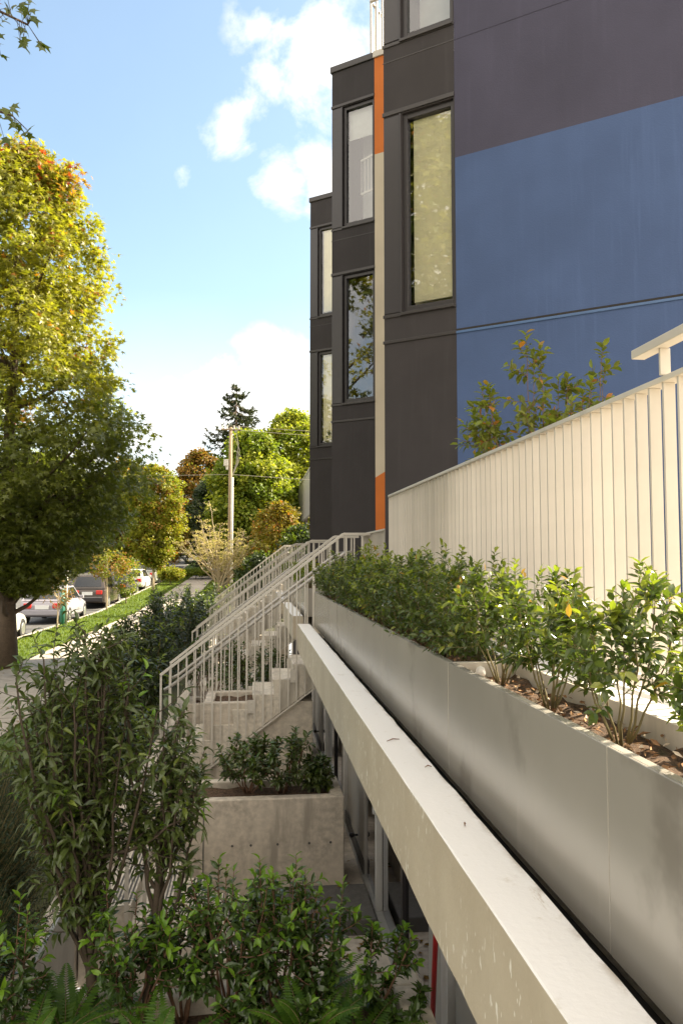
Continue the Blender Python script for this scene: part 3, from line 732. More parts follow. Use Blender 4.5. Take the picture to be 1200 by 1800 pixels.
# planter shrubs
sh = [ # y, height, radius, label, yellow
 (1.30, .44, .15, 'bright shrub cut off by the right edge of the photo', 0),
 (1.86, .50, .18, 'sunlit loose shrub with bare lower stems near the right edge', 1),
 (2.32, .47, .17, 'dense bright shrub in the middle of the sunlit soil', 0),
 (2.80, .48, .16, 'bright narrow based shrub beside the pale planter divider', 0),
 (3.22, .50, .17, 'dark shrub just beyond the pale planter divider', 0),
 (3.66, .50, .17, 'second dark shrub beyond the pale planter divider', 0),
 (4.12, .49, .17, 'third dark shrub beyond the pale planter divider', 0),
 (4.62, .49, .17, 'fourth dark shrub beyond the divider, at a panel seam', 0),
 (5.15, .50, .18, 'fifth dark shrub beyond the divider, with a tall sprig', 0),
 (5.65, .52, .17, 'yellow green shrub standing out of the dark hedge', 2),
 (6.15, .47, .18, 'dark shrub just beyond the yellow green one', 0),
 (6.7, .47, .18, 'fourth shrub from the stairs end of the long hedge', 0),
 (7.4, .48, .2, 'third shrub from the stairs end of the long hedge', 0),
 (8.2, .50, .2, 'second shrub from the stairs end of the long hedge', 0),
 (9.1, .48, .22, 'hedge shrub touching the stair post', 0)]
for i, (y, h, r, lab, ye) in enumerate(sh):
    mats = [M['hedge'], M['hedgey']] if ye < 2 else [M['hedgey'], M['hedgey']]
    near = y < 3.0
    shrub('planter_shrub', lab, 'shrub', (.895, y, -.455), h-(.055 if near else -.01)+((i*37)%7-3)*.008, r*(.92+.16*((i*53)%5)/4)*(.80 if near else 1), 100+i, mats, M['stem'], nstem=8 if near else 12, nshoot=13 if near else 12, nleaf=11 if near else 11, LL=(.026, .046), LW=.48,
          droop=.3, tipfrac=.3 if near else .16, low=.36 if near else .12, group='shrubs in the metal planters', sr=.0036, shootlen=.34, squash=1.2)
for i, y in enumerate((11.8, 12.6, 13.5, 14.4, 17.2, 18.4, 19.5)):
    shrub('planter_shrub', ('small bright shrub behind the stair railing, number %s from the stairs' % ('one', 'two', 'three', 'four')[i]) if i < 4 else ('far planter shrub beyond the second stairs, %s of three' % ('nearest', 'middle', 'farthest')[i-4]),
          'shrub', (.895, y, -.455), .42, .25, 140+i, [M['hedgey'], M['hedgey']], M['stem'], nstem=7, nshoot=8, nleaf=9, LL=(.05, .075), LW=.5, group='shrubs in the metal planters', sr=.005)

# ------------------------------------------------------------------ cream fence on the terrace
def slat_fence(p0, p1, zb, zt, label, pitch=.0985, dx=.045, dy=.012, group='cream slat fences'):
    p0, p1 = V((*p0, 0)), V((*p1, 0)); d = (p1-p0); ln = d.length; d.normalize(); nx = V((-d.y, d.x, 0))
    if nx.x < 0: nx = -nx
    root = thing('slat_fence', (p0.x, p0.y, zb), label, 'fence', group)
    a, b = p0+V((0,0,zt-.011))+nx*.027, p1+V((0,0,zt-.011))+nx*.027
    MB().bar(a, b, .070, .022).build('top_rail', M['fence'], root, bevel=.003)
    a, b = p0+V((0,0,zb+.05))+nx*.022, p1+V((0,0,zb+.05))+nx*.022
    MB().bar(a, b, .035, .02).build('bottom_rail', M['fence'], root)
    n = int(ln/pitch); me = None
    for k in range(n+1):
        q = p0+d*(k*pitch)
        if me is None:
            mb = MB(); r = lambda t, s: V((0,0,0))+d*t+nx*s
            vs = [r(i, j)+V((0,0,z)) for z in (zb+.01-zb, zt-.023-zb) for i, j in ((0,0),(dy,0),(dy,dx),(0,dx))]
            mb.add(vs, [(0,1,2,3),(7,6,5,4),(0,4,5,1),(1,5,6,2),(2,6,7,3),(3,7,4,0)]); me = mb.mesh('slat', M['fence'])
            import bmesh
            bm = bmesh.new(); bm.from_mesh(me); bmesh.ops.recalc_face_normals(bm, faces=bm.faces); bm.to_mesh(me); bm.free()
        o = bpy.data.objects.new('slat', me); COL.objects.link(o); o.parent = root; o.location = (q.x-p0.x, q.y-p0.y, 0)
    return root
slat_fence((1.515, 1.1), (1.36, 7.9), -.50, .675, 'long cream slat fence rising in front of the blue wall')
slat_fence((1.475, 8.86), (1.44, 10.45), -.74, .37, 'short slat fence between the dark corner and the nearest stairs')
slat_fence((1.445, 14.06), (1.41, 15.62), -.70, .41, 'slat fence behind the nearest stair landing')
slat_fence((1.41, 19.3), (1.38, 20.8), -.66, .45, 'farthest slat fence behind the second landing')
hr = thing('handrail', (1.5, 2.6, .68), 'flat cream handrail on a short post above the fence', 'handrail')
MB().bar((1.462, 2.83, .792), (1.50, 1.0, .792), .055, .034).build('rail', M['fence'], hr, bevel=.003)
MB().box(1.46, 1.50, 2.66, 2.672, .676, .775).build('post', M['fence'], hr, bevel=.002)
MB().box(1.48, 1.52, 1.40, 1.412, .676, .775).build('post', M['fence'], hr, bevel=.002)

# small tree behind the fence
shrub('speckled_shrub', 'speckled yellow green shrub rising over the fence before the blue wall', 'shrub', (2.14, 5.6, -.5), 2.30, .56, 61, [M['berry'], M['hedgey']], M['stemred'],
      nstem=17, nshoot=17, nleaf=10, LL=(.055, .092), LW=.55, low=.35, sr=.008, shootlen=.15, tipfrac=.2, spread=1.05, updir=.2, lean=(.05, 0))
shrub('speckled_shrub', 'small sprig just showing above the fence by the dark corner', 'shrub', (1.86, 6.5, -.5), 1.42, .15, 62, [M['berry'], M['hedgey']], M['stemred'],
      nstem=4, nshoot=8, nleaf=7, LL=(.05, .085), LW=.5, low=.6, sr=.007, shootlen=.2, tipfrac=.2)

# ------------------------------------------------------------------ entry stairs with railings
LZ = -.745
def stair(yo, dz, label):
    Y0, Y1 = 9.85, 10.98
    root = thing('entry_stair', (0, Y0, GZ), label, 'stairs', 'concrete stairs rising from the sidewalk to the townhouses')
    prof = [(1.44, LZ-.22), (1.44, LZ), (1.24, LZ)]; z = LZ
    for k in range(1, 10):
        x = 1.24-.25*(k-1); z = LZ-.183*k
        prof += [(x+.012, z), (x-.25-.012, z), (x-.25, z-.06)] if k < 9 else [(x+.012, z), (x-.25, z)]
    prof += [(-1.01, GZ), (-.72, GZ)]
    # soffit back up
    s = lambda x: -1.955+.732*(x-.245)
    prof += [(-.5, s(-.5)), (1.2, s(1.2))]
    MB().prism(prof, 'y', Y0+.06, Y1-.06).build('flight', M['stairc'], root, bevel=.008, fix=True)
    ng = MB()
    for k in range(1, 10):
        xl = 1.24-.25*k; zt = LZ-.183*k
        for q in range(4): ng.box(xl+.015+q*.022, xl+.026+q*.022, Y0+.08, Y1-.08, zt+.0005, zt+.004)
    ng.build('nosing', M['conc'], root)
    bl = lambda x: .34+.772*(min(x, 1.11)-1.11)
    for (y, nm, hy) in ((Y0, 'near railing', .07), (Y1, 'far railing', -.07)):
        rail = MB()
        rail.bar((-1.14, y, bl(-1.14)), (1.11, y, .34), .042, .034); rail.bar((1.11, y, .34), (1.46, y, .34), .042, .034)
        r = rail.build('railing', M['rail'], root, bevel=.004)
        hp = MB(); hp.tube([(-1.10, y+hy, bl(-1.10)-.22), (-1.0, y+hy, bl(-1.0)-.24), (1.14, y+hy, bl(1.11)-.235), (1.24, y+hy, .115)], .0205, 10)
        hp.build('handrail', M['pipegrey'], r, True)
        MB().bar((-.62, y+(.012 if hy > 0 else -.012), s(-.62)-.005), (1.25, y+(.012 if hy > 0 else -.012), s(1.25)-.005), .05, .012).build('stringer_edge', M['rail'], r)
        n = 24
        for k in range(n+1):
            x = -1.13+k*.1035
            zt = bl(x)-.017 if x < 1.11 else .322
            post = k in (0, 6, 12, 18, 22, 24)
            zb = max(s(x), GZ) if x < 1.18 else LZ
            if x < -.62: zb = GZ+.02 if post else max(GZ+.12, s(x)+.28)
            w = .024 if post else .015
            MB().bar((x, y, zb), (x, y, zt), w if post else .013, w, up=V((1,0,0))).build('post' if post else 'baluster', M['rail'], r)
        # vertical post standing by the planter
        for xp in (-.03, .50):
            zz = LZ-.183*round((1.24-xp)/.25)-.14
            pl = MB(); pl.box(xp-.05, xp+.05, y+(.014 if hy > 0 else -.020), y+(.020 if hy > 0 else -.014), zz-.08, zz+.08)
            for bx, bz in ((0, .045), (0, -.045)): pl.tube([(xp+bx, y+.014, zz+bz), (xp+bx, y-.002, zz+bz)], .009, 6)
            pl.build('mounting_plate', M['rail'], r, bevel=.002)
    # landing guard running along the row
    lg = MB(); lg.bar((1.44, Y0, .34), (1.44, Y0+.62, .34), .042, .034); r2 = lg.build('landing_rail', M['rail'], root, bevel=.003)
    root.location = (0, Y0+yo, GZ+dz)
    return root
st = stair(0, 0, 'nearest concrete stairs with two slim pale railings')
dup(st, (-.03, 5.2, .05), 'second flight of stairs, seen through the nearest railing')
dup(st, (-.07, 10.4, .10), 'third flight of stairs with only its sloping rails showing above the hedge')
dup(st, (-.15, 15.7, .16), 'farthest flight of stairs, its rails meeting the dark bush')

# ------------------------------------------------------------------ concrete planter boxes
def cbox(x0, x1, y0, y1, z0, z1, label, wall=.14, soil=-.10, seam=None):
    root = thing('concrete_planter', ((x0+x1)/2, y0, z0), label, 'planter', 'cast concrete planter boxes in the sunken patio')
    m = MB()
    m.box(x0, x1, y0, y0+wall, z0, z1); m.box(x0, x1, y1-wall, y1, z0, z1); m.box(x0, x0+wall, y0+wall+.0005, y1-wall-.0005, z0, z1-.0005); m.box(x1-wall, x1, y0+wall+.0005, y1-wall-.0005, z0, z1-.0005)
    m.build('wall', M['conc'], root, bevel=.012)
    nx, ny = 12, 12; rg = random.Random(int(x0*10+y0*10)); vs = []
    for j in range(ny+1):
        for i in range(nx+1): vs.append((x0+wall+(x1-x0-2*wall)*i/nx, y0+wall+(y1-y0-2*wall)*j/ny, z1+soil+rg.uniform(-.02,.02)))
    sm = MB().add(vs, [(j*(nx+1)+i, j*(nx+1)+i+1, (j+1)*(nx+1)+i+1, (j+1)*(nx+1)+i) for j in range(ny) for i in range(nx)])
    sm.build('soil', M['soil'], root, True)
    if seam is not None:
        MB().box(seam-.006, seam+.006, y0-.004, y0-.0005, z0, z1-.012).build('seam', M['darkslab'], root)
        tb = MB()
        for x in (-.2, -.02, .24, .55, .76):
            for z in (z0+.48,): tb.tube([(x, y0-.0008, z), (x, y0-.004, z)], .012, 10)
        tb.build('tie_holes', M['darkslab'], root)
    return root
cbox(-1.28, .88, 1.2, 4.30, PZ, -2.2, 'nearest concrete planter filled with laurel and ferns', .15, -.09)
cbox(-1.16, .895, 7.86, 8.62, PZ, -2.33, 'broad stained concrete planter in front of the nearest stairs', .12, -.06, seam=-.477)
cbox(-.62, .735, 9.935, 10.88, PZ, -1.76, 'tall concrete planter under the nearest stairs', .12, -.06)
cbox(-1.1, .88, 13.1, 13.85, PZ, -2.33, 'farther concrete planter mostly hidden behind the nearest stairs', .12, -.06)
tag(MB().box(-1.1, .80, 9.15, 9.45, PZ, -2.62).build('low_wall', M['conc'], bevel=.01), 'low concrete wall between the broad planter and the stairs', 'wall')

# lower stair from the sidewalk down into the patio
def lower_stair():
    Y0, Y1 = 6.35, 7.6
    root = thing('patio_stair', (-1, Y0, PZ), 'short concrete stairs down to the patio behind the laurel trunks', 'stairs')
    prof = [(-1.32, PZ-.0), (-1.32, GZ), (-1.20, GZ)]; x, z = -1.20, GZ
    for k in range(4):
        z -= .15; prof += [(x, z), (x+.27, z)]; x += .27
    prof += [(x, PZ)]
    MB().prism(prof, 'y', Y0, Y1).build('flight', M['stairc'], root, bevel=.008, fix=True)
    ng = MB(); x, z = -1.20, GZ
    for k in range(4):
        z -= .15; x += .27
        for q in range(5): ng.box(x-.03-q*.03, x-.016-q*.03, Y0+.02, Y1-.02, z+.0005, z+.006)
    ng.build('nosing', M['darkslab'], root)
    rl = MB().bar((-1.25, Y0-.04, GZ+.95), (-.69, Y0-.04, GZ+.648), .04, .03).build('railing', M['rail'], root)
    for k in range(5):
        x = -1.23+k*.135; MB().bar((x, Y0-.04, max(PZ, GZ-.1-.55*(x+1.25))), (x, Y0-.04, GZ+.95-.54*(x+1.25)), .016, .03, up=V((1,0,0))).build('baluster', M['rail'], rl)
    MB().box(-1.16, -1.05, Y0-.016, Y0-.002, -2.86, -2.72).build('mounting_plate', M['rail'], rl)
lower_stair()

# ------------------------------------------------------------------ plants of the sunken court
def laurel(name, label, x, y, z, h, r, seed, **k):
    a = dict(nstem=8, nshoot=9, nleaf=10, LL=(.045, .070), LW=.44, droop=.45, tipfrac=.25, low=.35, sr=.009, shootlen=.34, group=None)
    a.update(k); mats = a.pop('mats', [M['lauf'], M['tip']])
    return shrub(name, label, 'shrub', (x, y, z), h, r, seed, mats, M['stemred'], **a)
# the large laurel: two trunks
def big_laurel():
    rng = random.Random(77); root = thing('laurel_tree', (-.70, 4.12, -2.32), 'large dark laurel on two trunks in front of the sidewalk', 'tree')
    tb, sb, lb = MB(), MB(), MB(); Y = 4.12
    trunks = [curve((-.76, Y, -2.34), (-.80, Y, -1.35), (-.05, 0, 0), 7), curve((-.53, Y+.03, -2.34), (-.46, Y+.05, -1.4), (.0, 0, 0), 7)]
    for t in trunks: tb.tube(t, [.030-.0022*i for i in range(8)], 8)
    # main limbs: fan out of the two trunks to the crown outline
    env = [(-1.58, -.84, -.46), (-1.45, -.98, -.34), (-1.2, -1.12, -.24), (-.95, -1.24, -.24), (-.72, -1.26, -.40), (-.52, -1.10, -.60), (-.34, -.98, -.84)]
    def span(z):
        for (z0, l0, r0), (z1, l1, r1) in zip(env, env[1:]):
            if z <= z1:
                u = max(0, (z-z0)/(z1-z0)); return l0+(l1-l0)*u, r0+(r1-r0)*u
        return env[-1][1:]
    limbs = []
    for k in range(62):
        z = -1.48+1.14*rng.random()**.85; xl, xr = span(z); a = rng.random()*2*pi; q = rng.uniform(.15, .95)
        e = V(((xl+xr)/2+rng.uniform(-.96, .96)*(xr-xl)/2, Y+sin(a)*q*.40, z))
        t = trunks[0] if e.x+rng.gauss(0, .16) < -.62 else trunks[1]; m = rng.randint(2, 6); ln = (e-t[m]).length
        pts = curve(t[m], e, V((e.x-t[m].x, e.y-t[m].y, 0))*.25+V((0,0,-.03)), 7, .012, rng); limbs.append(pts)
        sb.tube(pts, [.011*(1-.75*i/7)+.001 for i in range(8)], 5, cap=False)
    for pts in limbs:
        for k in range(12):
            u = rng.uniform(.2, 1)*6.999 if k else 6.999; j = int(u); p = pts[j].lerp(pts[j+1], u-j); ax = (pts[j+1]-pts[j]).normalized()
            d = (ax*.7+rv(rng)*.85+V((0,0,.22))).normalized(); l = rng.uniform(.08, .20)
            tw = curve(p, p+d*l, V((0,0,-.12*l)), 5)
            if rng.random() < .18: continue
            sb.tube(tw, [.0028, .0026, .0024, .002, .0016, .001], 4, cap=False); ph = rng.random()*6; nl = rng.randint(7, 12); sz = rng.uniform(.8, 1.2)
            o1 = d.orthogonal().normalized(); o2 = d.cross(o1)
            young = rng.random() < .05
            for m in range(nl):
                v = (m+.7)/nl*4.999; jj = int(v); pp = tw[jj].lerp(tw[min(5, jj+1)], v-jj); ph += 2.4
                ld = ((o1*cos(ph)+o2*sin(ph))*(1.1-.4*m/nl)+d*(.4+.5*m/nl)+rv(rng)*.3).normalized()
                L_ = rng.uniform(.045, .074)*sz; leaf(lb, pp, ld, V((0,0,.9))+rv(rng)*.5, L_, L_*rng.uniform(.32, .42), rng.uniform(.2, 1.0), rng.uniform(.2, .6), 1 if young and m > nl-4 else 0)
    tb.build('trunk', M['laurelbark'], root, True); sb.build('branch', M['laurelbark'], root, True); lb.build('foliage', [M['laurel'], M['tip']], root)
big_laurel()
FG = 'laurel shrubs in the nearest concrete planter'
laurel('laurel_shrub', 'bright tipped laurel at the lower left corner', -1.17, 3.95, -2.3, .66, .17, 201, group=FG, nstem=8)
laurel('laurel_shrub', 'bright tipped laurel in front of the two dark trunks', -.58, 4.02, -2.3, .70, .20, 202, group=FG, nstem=8)
laurel('laurel_shrub', 'bushy laurel right of the two dark trunks', -.34, 4.10, -2.3, .62, .17, 209, group=FG, nstem=7)
laurel('laurel_shrub', 'laurel with tall bright shoots before the concrete planter', -.11, 4.05, -2.3, .82, .20, 203, group=FG, nstem=10)
laurel('laurel_shrub', 'laurel between the tall shoots and the slim sapling', .14, 4.08, -2.3, .76, .20, 204, group=FG, nstem=9)
laurel('laurel_shrub', 'leafy laurel just left of the slim sapling', .34, 4.10, -2.3, .66, .15, 210, group=FG, nstem=5)
laurel('laurel_shrub', 'slim leaning laurel sapling on bare soil near the beam', .58, 4.02, -2.3, .50, .17, 205, group=FG, nstem=4, low=.6, lean=(.05, 0), nshoot=8)
laurel('laurel_shrub', 'low sparse laurel reaching over the planter rim', .72, 3.95, -2.3, .18, .17, 206, group=FG, nstem=5, nshoot=5, tipfrac=0)
laurel('laurel_shrub', 'low laurel beside the bottom centre fern', .12, 3.9, -2.3, .34, .26, 208, group=FG, nstem=8, tipfrac=.06)
fern('fern at the lower left, pale fronds pointing up', (-.98, 3.72, -2.3), .53, 301, 15, lift=1.25)
fern('large fern beside the bright laurel in the left corner', (-.88, 3.98, -2.3), .53, 302, 16, lift=1.15)
fern('fern at the bottom edge below the laurel with tall shoots', (-.42, 3.62, -2.3), .53, 303, 14, lift=1.3)
fern('upright fern at the bottom edge left of the bare soil', (.24, 3.66, -2.3), .50, 304, 14, lift=1.35)
fern('small fern at the bottom edge on the bare soil', (.47, 3.72, -2.3), .40, 305, 11)
fern('narrow fern with upright fronds behind the slim sapling', (.30, 4.12, -2.3), .46, 306, 9, lift=1.3)
# box B plants
for i, (x, r, h, lab) in enumerate(((-.05, .30, .62, 'dark shrub at the left of the broad concrete planter'), (.30, .32, .64, 'dark shrub in the middle of the broad concrete planter'), (.66, .14, .34, 'small shrub at the right end of the broad concrete planter'))):
    laurel('court_shrub', lab, x, 8.25, -2.39, h, r, 220+i, mats=[M['laurel'], M['lauf']], LL=(.06, .10), group='shrubs in the broad concrete planter', nstem=8, low=.2)
laurel('court_shrub', 'dark plant behind the tall planter under the stairs', -.2, 11.5, -2.4, .9, .35, 226, mats=[M['laurel'], M['lauf']], LL=(.06, .1), nstem=7)
laurel('court_shrub', 'dark plant glimpsed through the nearest railing', .1, 13.5, -2.4, .95, .5, 227, mats=[M['laurel'], M['lauf']], LL=(.07, .11), nstem=9, nshoot=12)
laurel('court_shrub', 'dark plant filling the gap behind the nearest stairs', -.75, 13.4, -2.4, 1.2, .55, 228, mats=[M['laurel'], M['lauf']], LL=(.07, .11), nstem=9, nshoot=12)
# feathery dark shrub on the left
def feathery(label, base, h, r, seed, n=520):
    rng = random.Random(seed); base = V(base); nb, sb = MB(), MB()
    for i in range(n):
        a = rng.random()*2*pi; q = r*sqrt(rng.random()); z0 = h*rng.uniform(.0, .78)
        s = base+V((cos(a)*q*.55, sin(a)*q*.55, z0*.7)); e = base+V((cos(a)*q*1.08, sin(a)*q*1.08, min(h, z0+h*rng.uniform(.15, .3))*(1-.25*(q/r)**2)))
        pts = curve(s, e, V((0,0,-.03)), 4); sb.tube(pts, [.004,.003,.003,.002,.001], 3, cap=False)
        for k in range(44):
            u = k/44*3.999; j = int(u); p = pts[j].lerp(pts[j+1], u-j); d = (pts[j+1]-pts[j]).normalized()
            leafq(nb, p, d*.9+rv(rng)*.9, rv(rng), rng.uniform(.025, .05), .006, .1)
    root = thing('feathery_shrub', base, label, 'shrub'); sb.build('stem', M['stem'], root, True); nb.build('foliage', M['needle'], root); return root
fe = feathery('dark feathery evergreen shrub at the left edge below the sidewalk', (-1.80, 5.15, -2.5), 1.36, .55, 401, 950)
feathery('low dark feathery shrub beside the grey metal edging', (-1.56, 4.35, -2.5), .95, .36, 402, 480)
dup(fe, (-.42, 1.25, -.05), 'dark feathery evergreen farther back against the lawn edge', rot=1.1, sc=.92)
# hedge between sidewalk and stairs
hd = [(-1.62, 9.0, .95, .42, 'dark shrub at the foot of the nearest stairs'), (-1.75, 11.4, 1.35, .50, 'dark shrub leaning over the sidewalk left of the nearest railing'), (-1.85, 13.4, 1.55, .56, 'arching dark shrub in the middle of the sidewalk hedge'),
      (-2.0, 15.8, 1.8, .6, 'tall dark shrub with arching tips over the sidewalk'), (-1.75, 18.0, 1.75, .7, 'dark shrub against the second stair railing'), (-2.1, 20.6, 1.75, .75, 'dark shrub beside the third stair railing'),
      (-1.9, 23.6, 1.7, .85, 'green shrub near the far end of the sidewalk hedge'), (-1.7, 27.5, 1.7, .95, 'farthest green shrub of the hedge under the dry tree')]
for i, (x, y, h, r, lab) in enumerate(hd):
    shrub('hedge_shrub', lab, 'shrub', (x, y, GZ), h, r, 500+i, [M['dkshrub'], M['midtree']], M['stem'], nstem=13, nshoot=14, nleaf=13, LL=(.09, .14), LW=.4, droop=.6, tipfrac=.12, low=.1, group='dark shrubs between the sidewalk and the stairs', sr=.01, shootlen=.3, leafup=.9)

# ------------------------------------------------------------------ street trees
def rprof(p=.5): return lerp_prof([(0, .25), (.12, .62), (.35, .95), (.6, 1.0), (.82, .78), (.95, .42), (1, .15)])
def scaled(k, f): return lambda u: k*f(u)
# big sweetgum
gz0, gz1 = -.60, 9.6
gp = lerp_prof([(0, .6), (.05, 1.6), (.13, 2.5), (.28, 3.05), (.43, 3.0), (.54, 2.45), (.62, 2.0), (.70, 2.15), (.78, 2.05), (.86, 1.5), (.93, 1.25), (1, .45)])
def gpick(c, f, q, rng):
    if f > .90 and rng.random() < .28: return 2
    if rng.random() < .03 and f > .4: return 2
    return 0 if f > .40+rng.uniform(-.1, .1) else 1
crown_tree('sweetgum_tree', 'big star leaved street tree filling the left, sunlit yellow above and dark below', (-5.52, 18.5, GZ), gz0, gz1, scaled(.94, gp), 31, [M['gum'], M['gumshade'], M['gumred']], M['bark'], .20,
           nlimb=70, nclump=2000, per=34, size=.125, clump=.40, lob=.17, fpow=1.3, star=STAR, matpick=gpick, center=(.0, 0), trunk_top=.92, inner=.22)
# maple whose branch tips hang into the picture at the upper left
def maple():
    rng = random.Random(44)
    mp = lerp_prof([(0, 1.2), (.2, 2.6), (.5, 2.9), (.8, 2.2), (1, .8)])
    root = crown_tree('maple_tree', 'maple tree at the left edge, only its dark branch tips in view', (-6.2, 3.6, GZ), .2, 10.5, mp, 45, [M['maple'], M['gum'], M['gumred']], M['bark'], .22, nlimb=40, nclump=850, per=30, size=.15, clump=.6, star=MAPLE, center=(-.3, 0),
                      matpick=lambda c, f, q, r: 1 if r.random() < .4 else 0)
    lb, bb = MB(), MB()
    for (st_, e, n, zlo, zhi) in (((-4.6, 5.0, 4.3), (-1.76, 6.0, 4.12), 46, -.26, .20), ((-4.4, 5.0, 3.3), (-1.86, 6.02, 3.40), 22, -.16, .06)):
        pts = curve(st_, e, (0, 0, .25), 10, .02, rng); bb.tube(pts, [.03*(1-.85*i/10)+.003 for i in range(11)], 6)
        for k in range(n):
            u = rng.random()**1.2; x = e[0]+.07-u*.55; j = min(9.99, 10*(x-st_[0])/(e[0]-st_[0])) if x < e[0] else 9.99
            p = pts[int(j)].lerp(pts[int(j)+1], j-int(j)); w = .35+.65*min(1, u*1.6)
            q = V((x, 6.0+rng.uniform(-.25,.25), p.z+(zlo+(zhi-zlo)*rng.random())*w))
            bb.tube([p, q], [.003, .002], 4, cap=False)
            starleaf(lb, q, V((rng.uniform(-.1, .9), rng.uniform(-.4,.4), rng.uniform(-1, .0))), V((0,-.6,.7))+rv(rng)*.6, rng.uniform(.055, .085), rng, 0, MAPLE)
    bb.build('branch', M['bark'], root, True); lb.build('branch_leaves', M['maple'], root)
maple()
def ptree(name, label, px_x, y, zb0, z1, r, seed, mat, **k):
    a = dict(nlimb=20, nclump=150, per=40, size=.2, clump=.55, group=None); a.update(k)
    prof = a.pop('prof', rprof()); tr = a.pop('tr', .10); bark = a.pop('bark', M['barkgrey']); base = a.pop('base', None)
    return crown_tree(name, label, (px_x, y, g(y) if base is None else base), zb0, z1, scaled(r, prof), seed, mat, bark, tr, **a)
oval = lerp_prof([(0, .2), (.1, .55), (.3, .9), (.6, 1), (.85, .85), (.96, .5), (1, .2)])
ptree('street_tree', 'round headed yellow green street tree on a slim pale trunk', -6.55, 52, -.4, 6.1, 1.85, 601, [M['roundtree'], M['orangetree']], nclump=520, per=60, size=.17, clump=.42, prof=oval, tr=.085, bark=M['drystem'], matpick=lambda c, f, q, r: 1 if r.random() < .06 else 0)
ptree('street_tree', 'narrow pale orange street tree behind the round headed one', -6.3, 63, .0, 4.4, 1.0, 602, [M['goldbush'], M['orangetree']], nclump=110, per=34, size=.18, clump=.4, prof=oval, tr=.07, bark=M['drystem'], matpick=lambda c, f, q, r: 1 if r.random() < .4 else 0)
ptree('street_sapling', 'small orange leaved sapling in front of the dark car', -7.0, 38.5, -.75, .55, 1.0, 603, [M['roundtree'], M['orangetree']], nclump=60, per=26, size=.13, clump=.35, tr=.045, bark=M['drystem'], matpick=lambda c, f, q, r: 1 if r.random() < .5 else 0, group='saplings on the verge')
ptree('street_sapling', 'small green sapling between the dark car and the white car', -6.75, 42.5, -1.9, .15, .62, 604, [M['midtree'], M['roundtree']], nclump=55, per=24, size=.12, clump=.28, tr=.035, matpick=lambda c, f, q, r: 1 if r.random() < .4 else 0, group='saplings on the verge', prof=oval)
ptree('street_sapling', 'thin bare looking sapling beside the green post', -6.85, 28.5, -1.6, -.6, .4, 605, [M['orangetree']], nclump=16, per=14, size=.1, clump=.22, tr=.03, bark=M['drystem'], group='saplings on the verge')
crown_tree('street_tree', 'leafy street tree left of the view, seen only as a reflection in the windows', (-8.2, 9.6, GZ), .3, 9.5, lerp_prof([(0, 1.0), (.25, 2.3), (.6, 2.4), (.85, 1.6), (1, .5)]), 46, [M['gum'], M['maple']], M['bark'], .18, nlimb=30, nclump=190, per=34, size=.17, clump=.5, star=STAR,
           matpick=lambda c, f, q, r: 1 if r.random() < .3 else 0)
# background trees
bgp = lerp_prof([(0, .5), (.15, .8), (.4, 1), (.65, .9), (.85, .62), (.95, .35), (1, .12)])
def bg(name, lab, pxx, y, ztop, r, seed, mats, z0=-1.2, **k):
    a = dict(nclump=420, per=60, size=.34, clump=.9, prof=bgp, tr=.2, bark=M['bark'], group='trees at the end of the street'); a.update(k)
    x = y*math.tan(math.atan((pxx-600)/1376)+YAW)
    return ptree(name, lab, x, y, z0+max(0, g(y)+2.5), ztop, r, seed, mats, **a)
bg('broadleaf_tree', 'lime green tree standing against the end of the dark block', 512, 74, 13.9, 4.1, 701, [M['limetree'], M['midtree']], matpick=lambda c, f, q, r: 1 if r.random() < .3 else 0, nclump=560)
bg('broadleaf_tree', 'mid green tree right of the utility pole', 440, 66, 10.6, 3.5, 702, [M['limetree'], M['midtree']], matpick=lambda c, f, q, r: 1 if r.random() < .6 else 0, nclump=500)
bg('broadleaf_tree', 'green tree filling the space behind the pole and the lime tree', 478, 80, 11.0, 3.8, 703, [M['midtree'], M['limetree']], matpick=lambda c, f, q, r: 1 if r.random() < .35 else 0)
bg('broadleaf_tree', 'orange topped autumn tree left of the conifer', 352, 92, 12.6, 3.6, 704, [M['orangetree'], M['midtree']], matpick=lambda c, f, q, r: 1 if f < .45 and r.random() < .75 else 0, nclump=420)
bg('broadleaf_tree', 'dark evergreen mass beneath the conifer', 378, 84, 8.6, 3.0, 705, [M['darktree']], nclump=420)
bg('broadleaf_tree', 'golden tree between the big tree and the round headed one', 222, 70, 8.4, 2.8, 706, [M['roundtree'], M['orangetree']], matpick=lambda c, f, q, r: 1 if r.random() < .4 else 0)
bg('broadleaf_tree', 'sunlit yellow tree behind the row of parked cars', 150, 80, 8.0, 4.0, 707, [M['roundtree'], M['midtree']], matpick=lambda c, f, q, r: 1 if r.random() < .4 else 0)
bg('broadleaf_tree', 'green tree at the far left behind the big trunk', 60, 70, 9.0, 4.4, 708, [M['midtree'], M['roundtree']], matpick=lambda c, f, q, r: 1 if r.random() < .4 else 0)
bg('broadleaf_tree', 'small green tree behind the pale dry tree', 330, 100, 6.6, 2.6, 709, [M['midtree'], M['limetree']], matpick=lambda c, f, q, r: 1 if r.random() < .3 else 0, nclump=160)
bg('broadleaf_tree', 'low green tree across the street end', 285, 112, 8.0, 3.6, 710, [M['midtree'], M['orangetree']], matpick=lambda c, f, q, r: 1 if r.random() < .3 else 0, nclump=160)
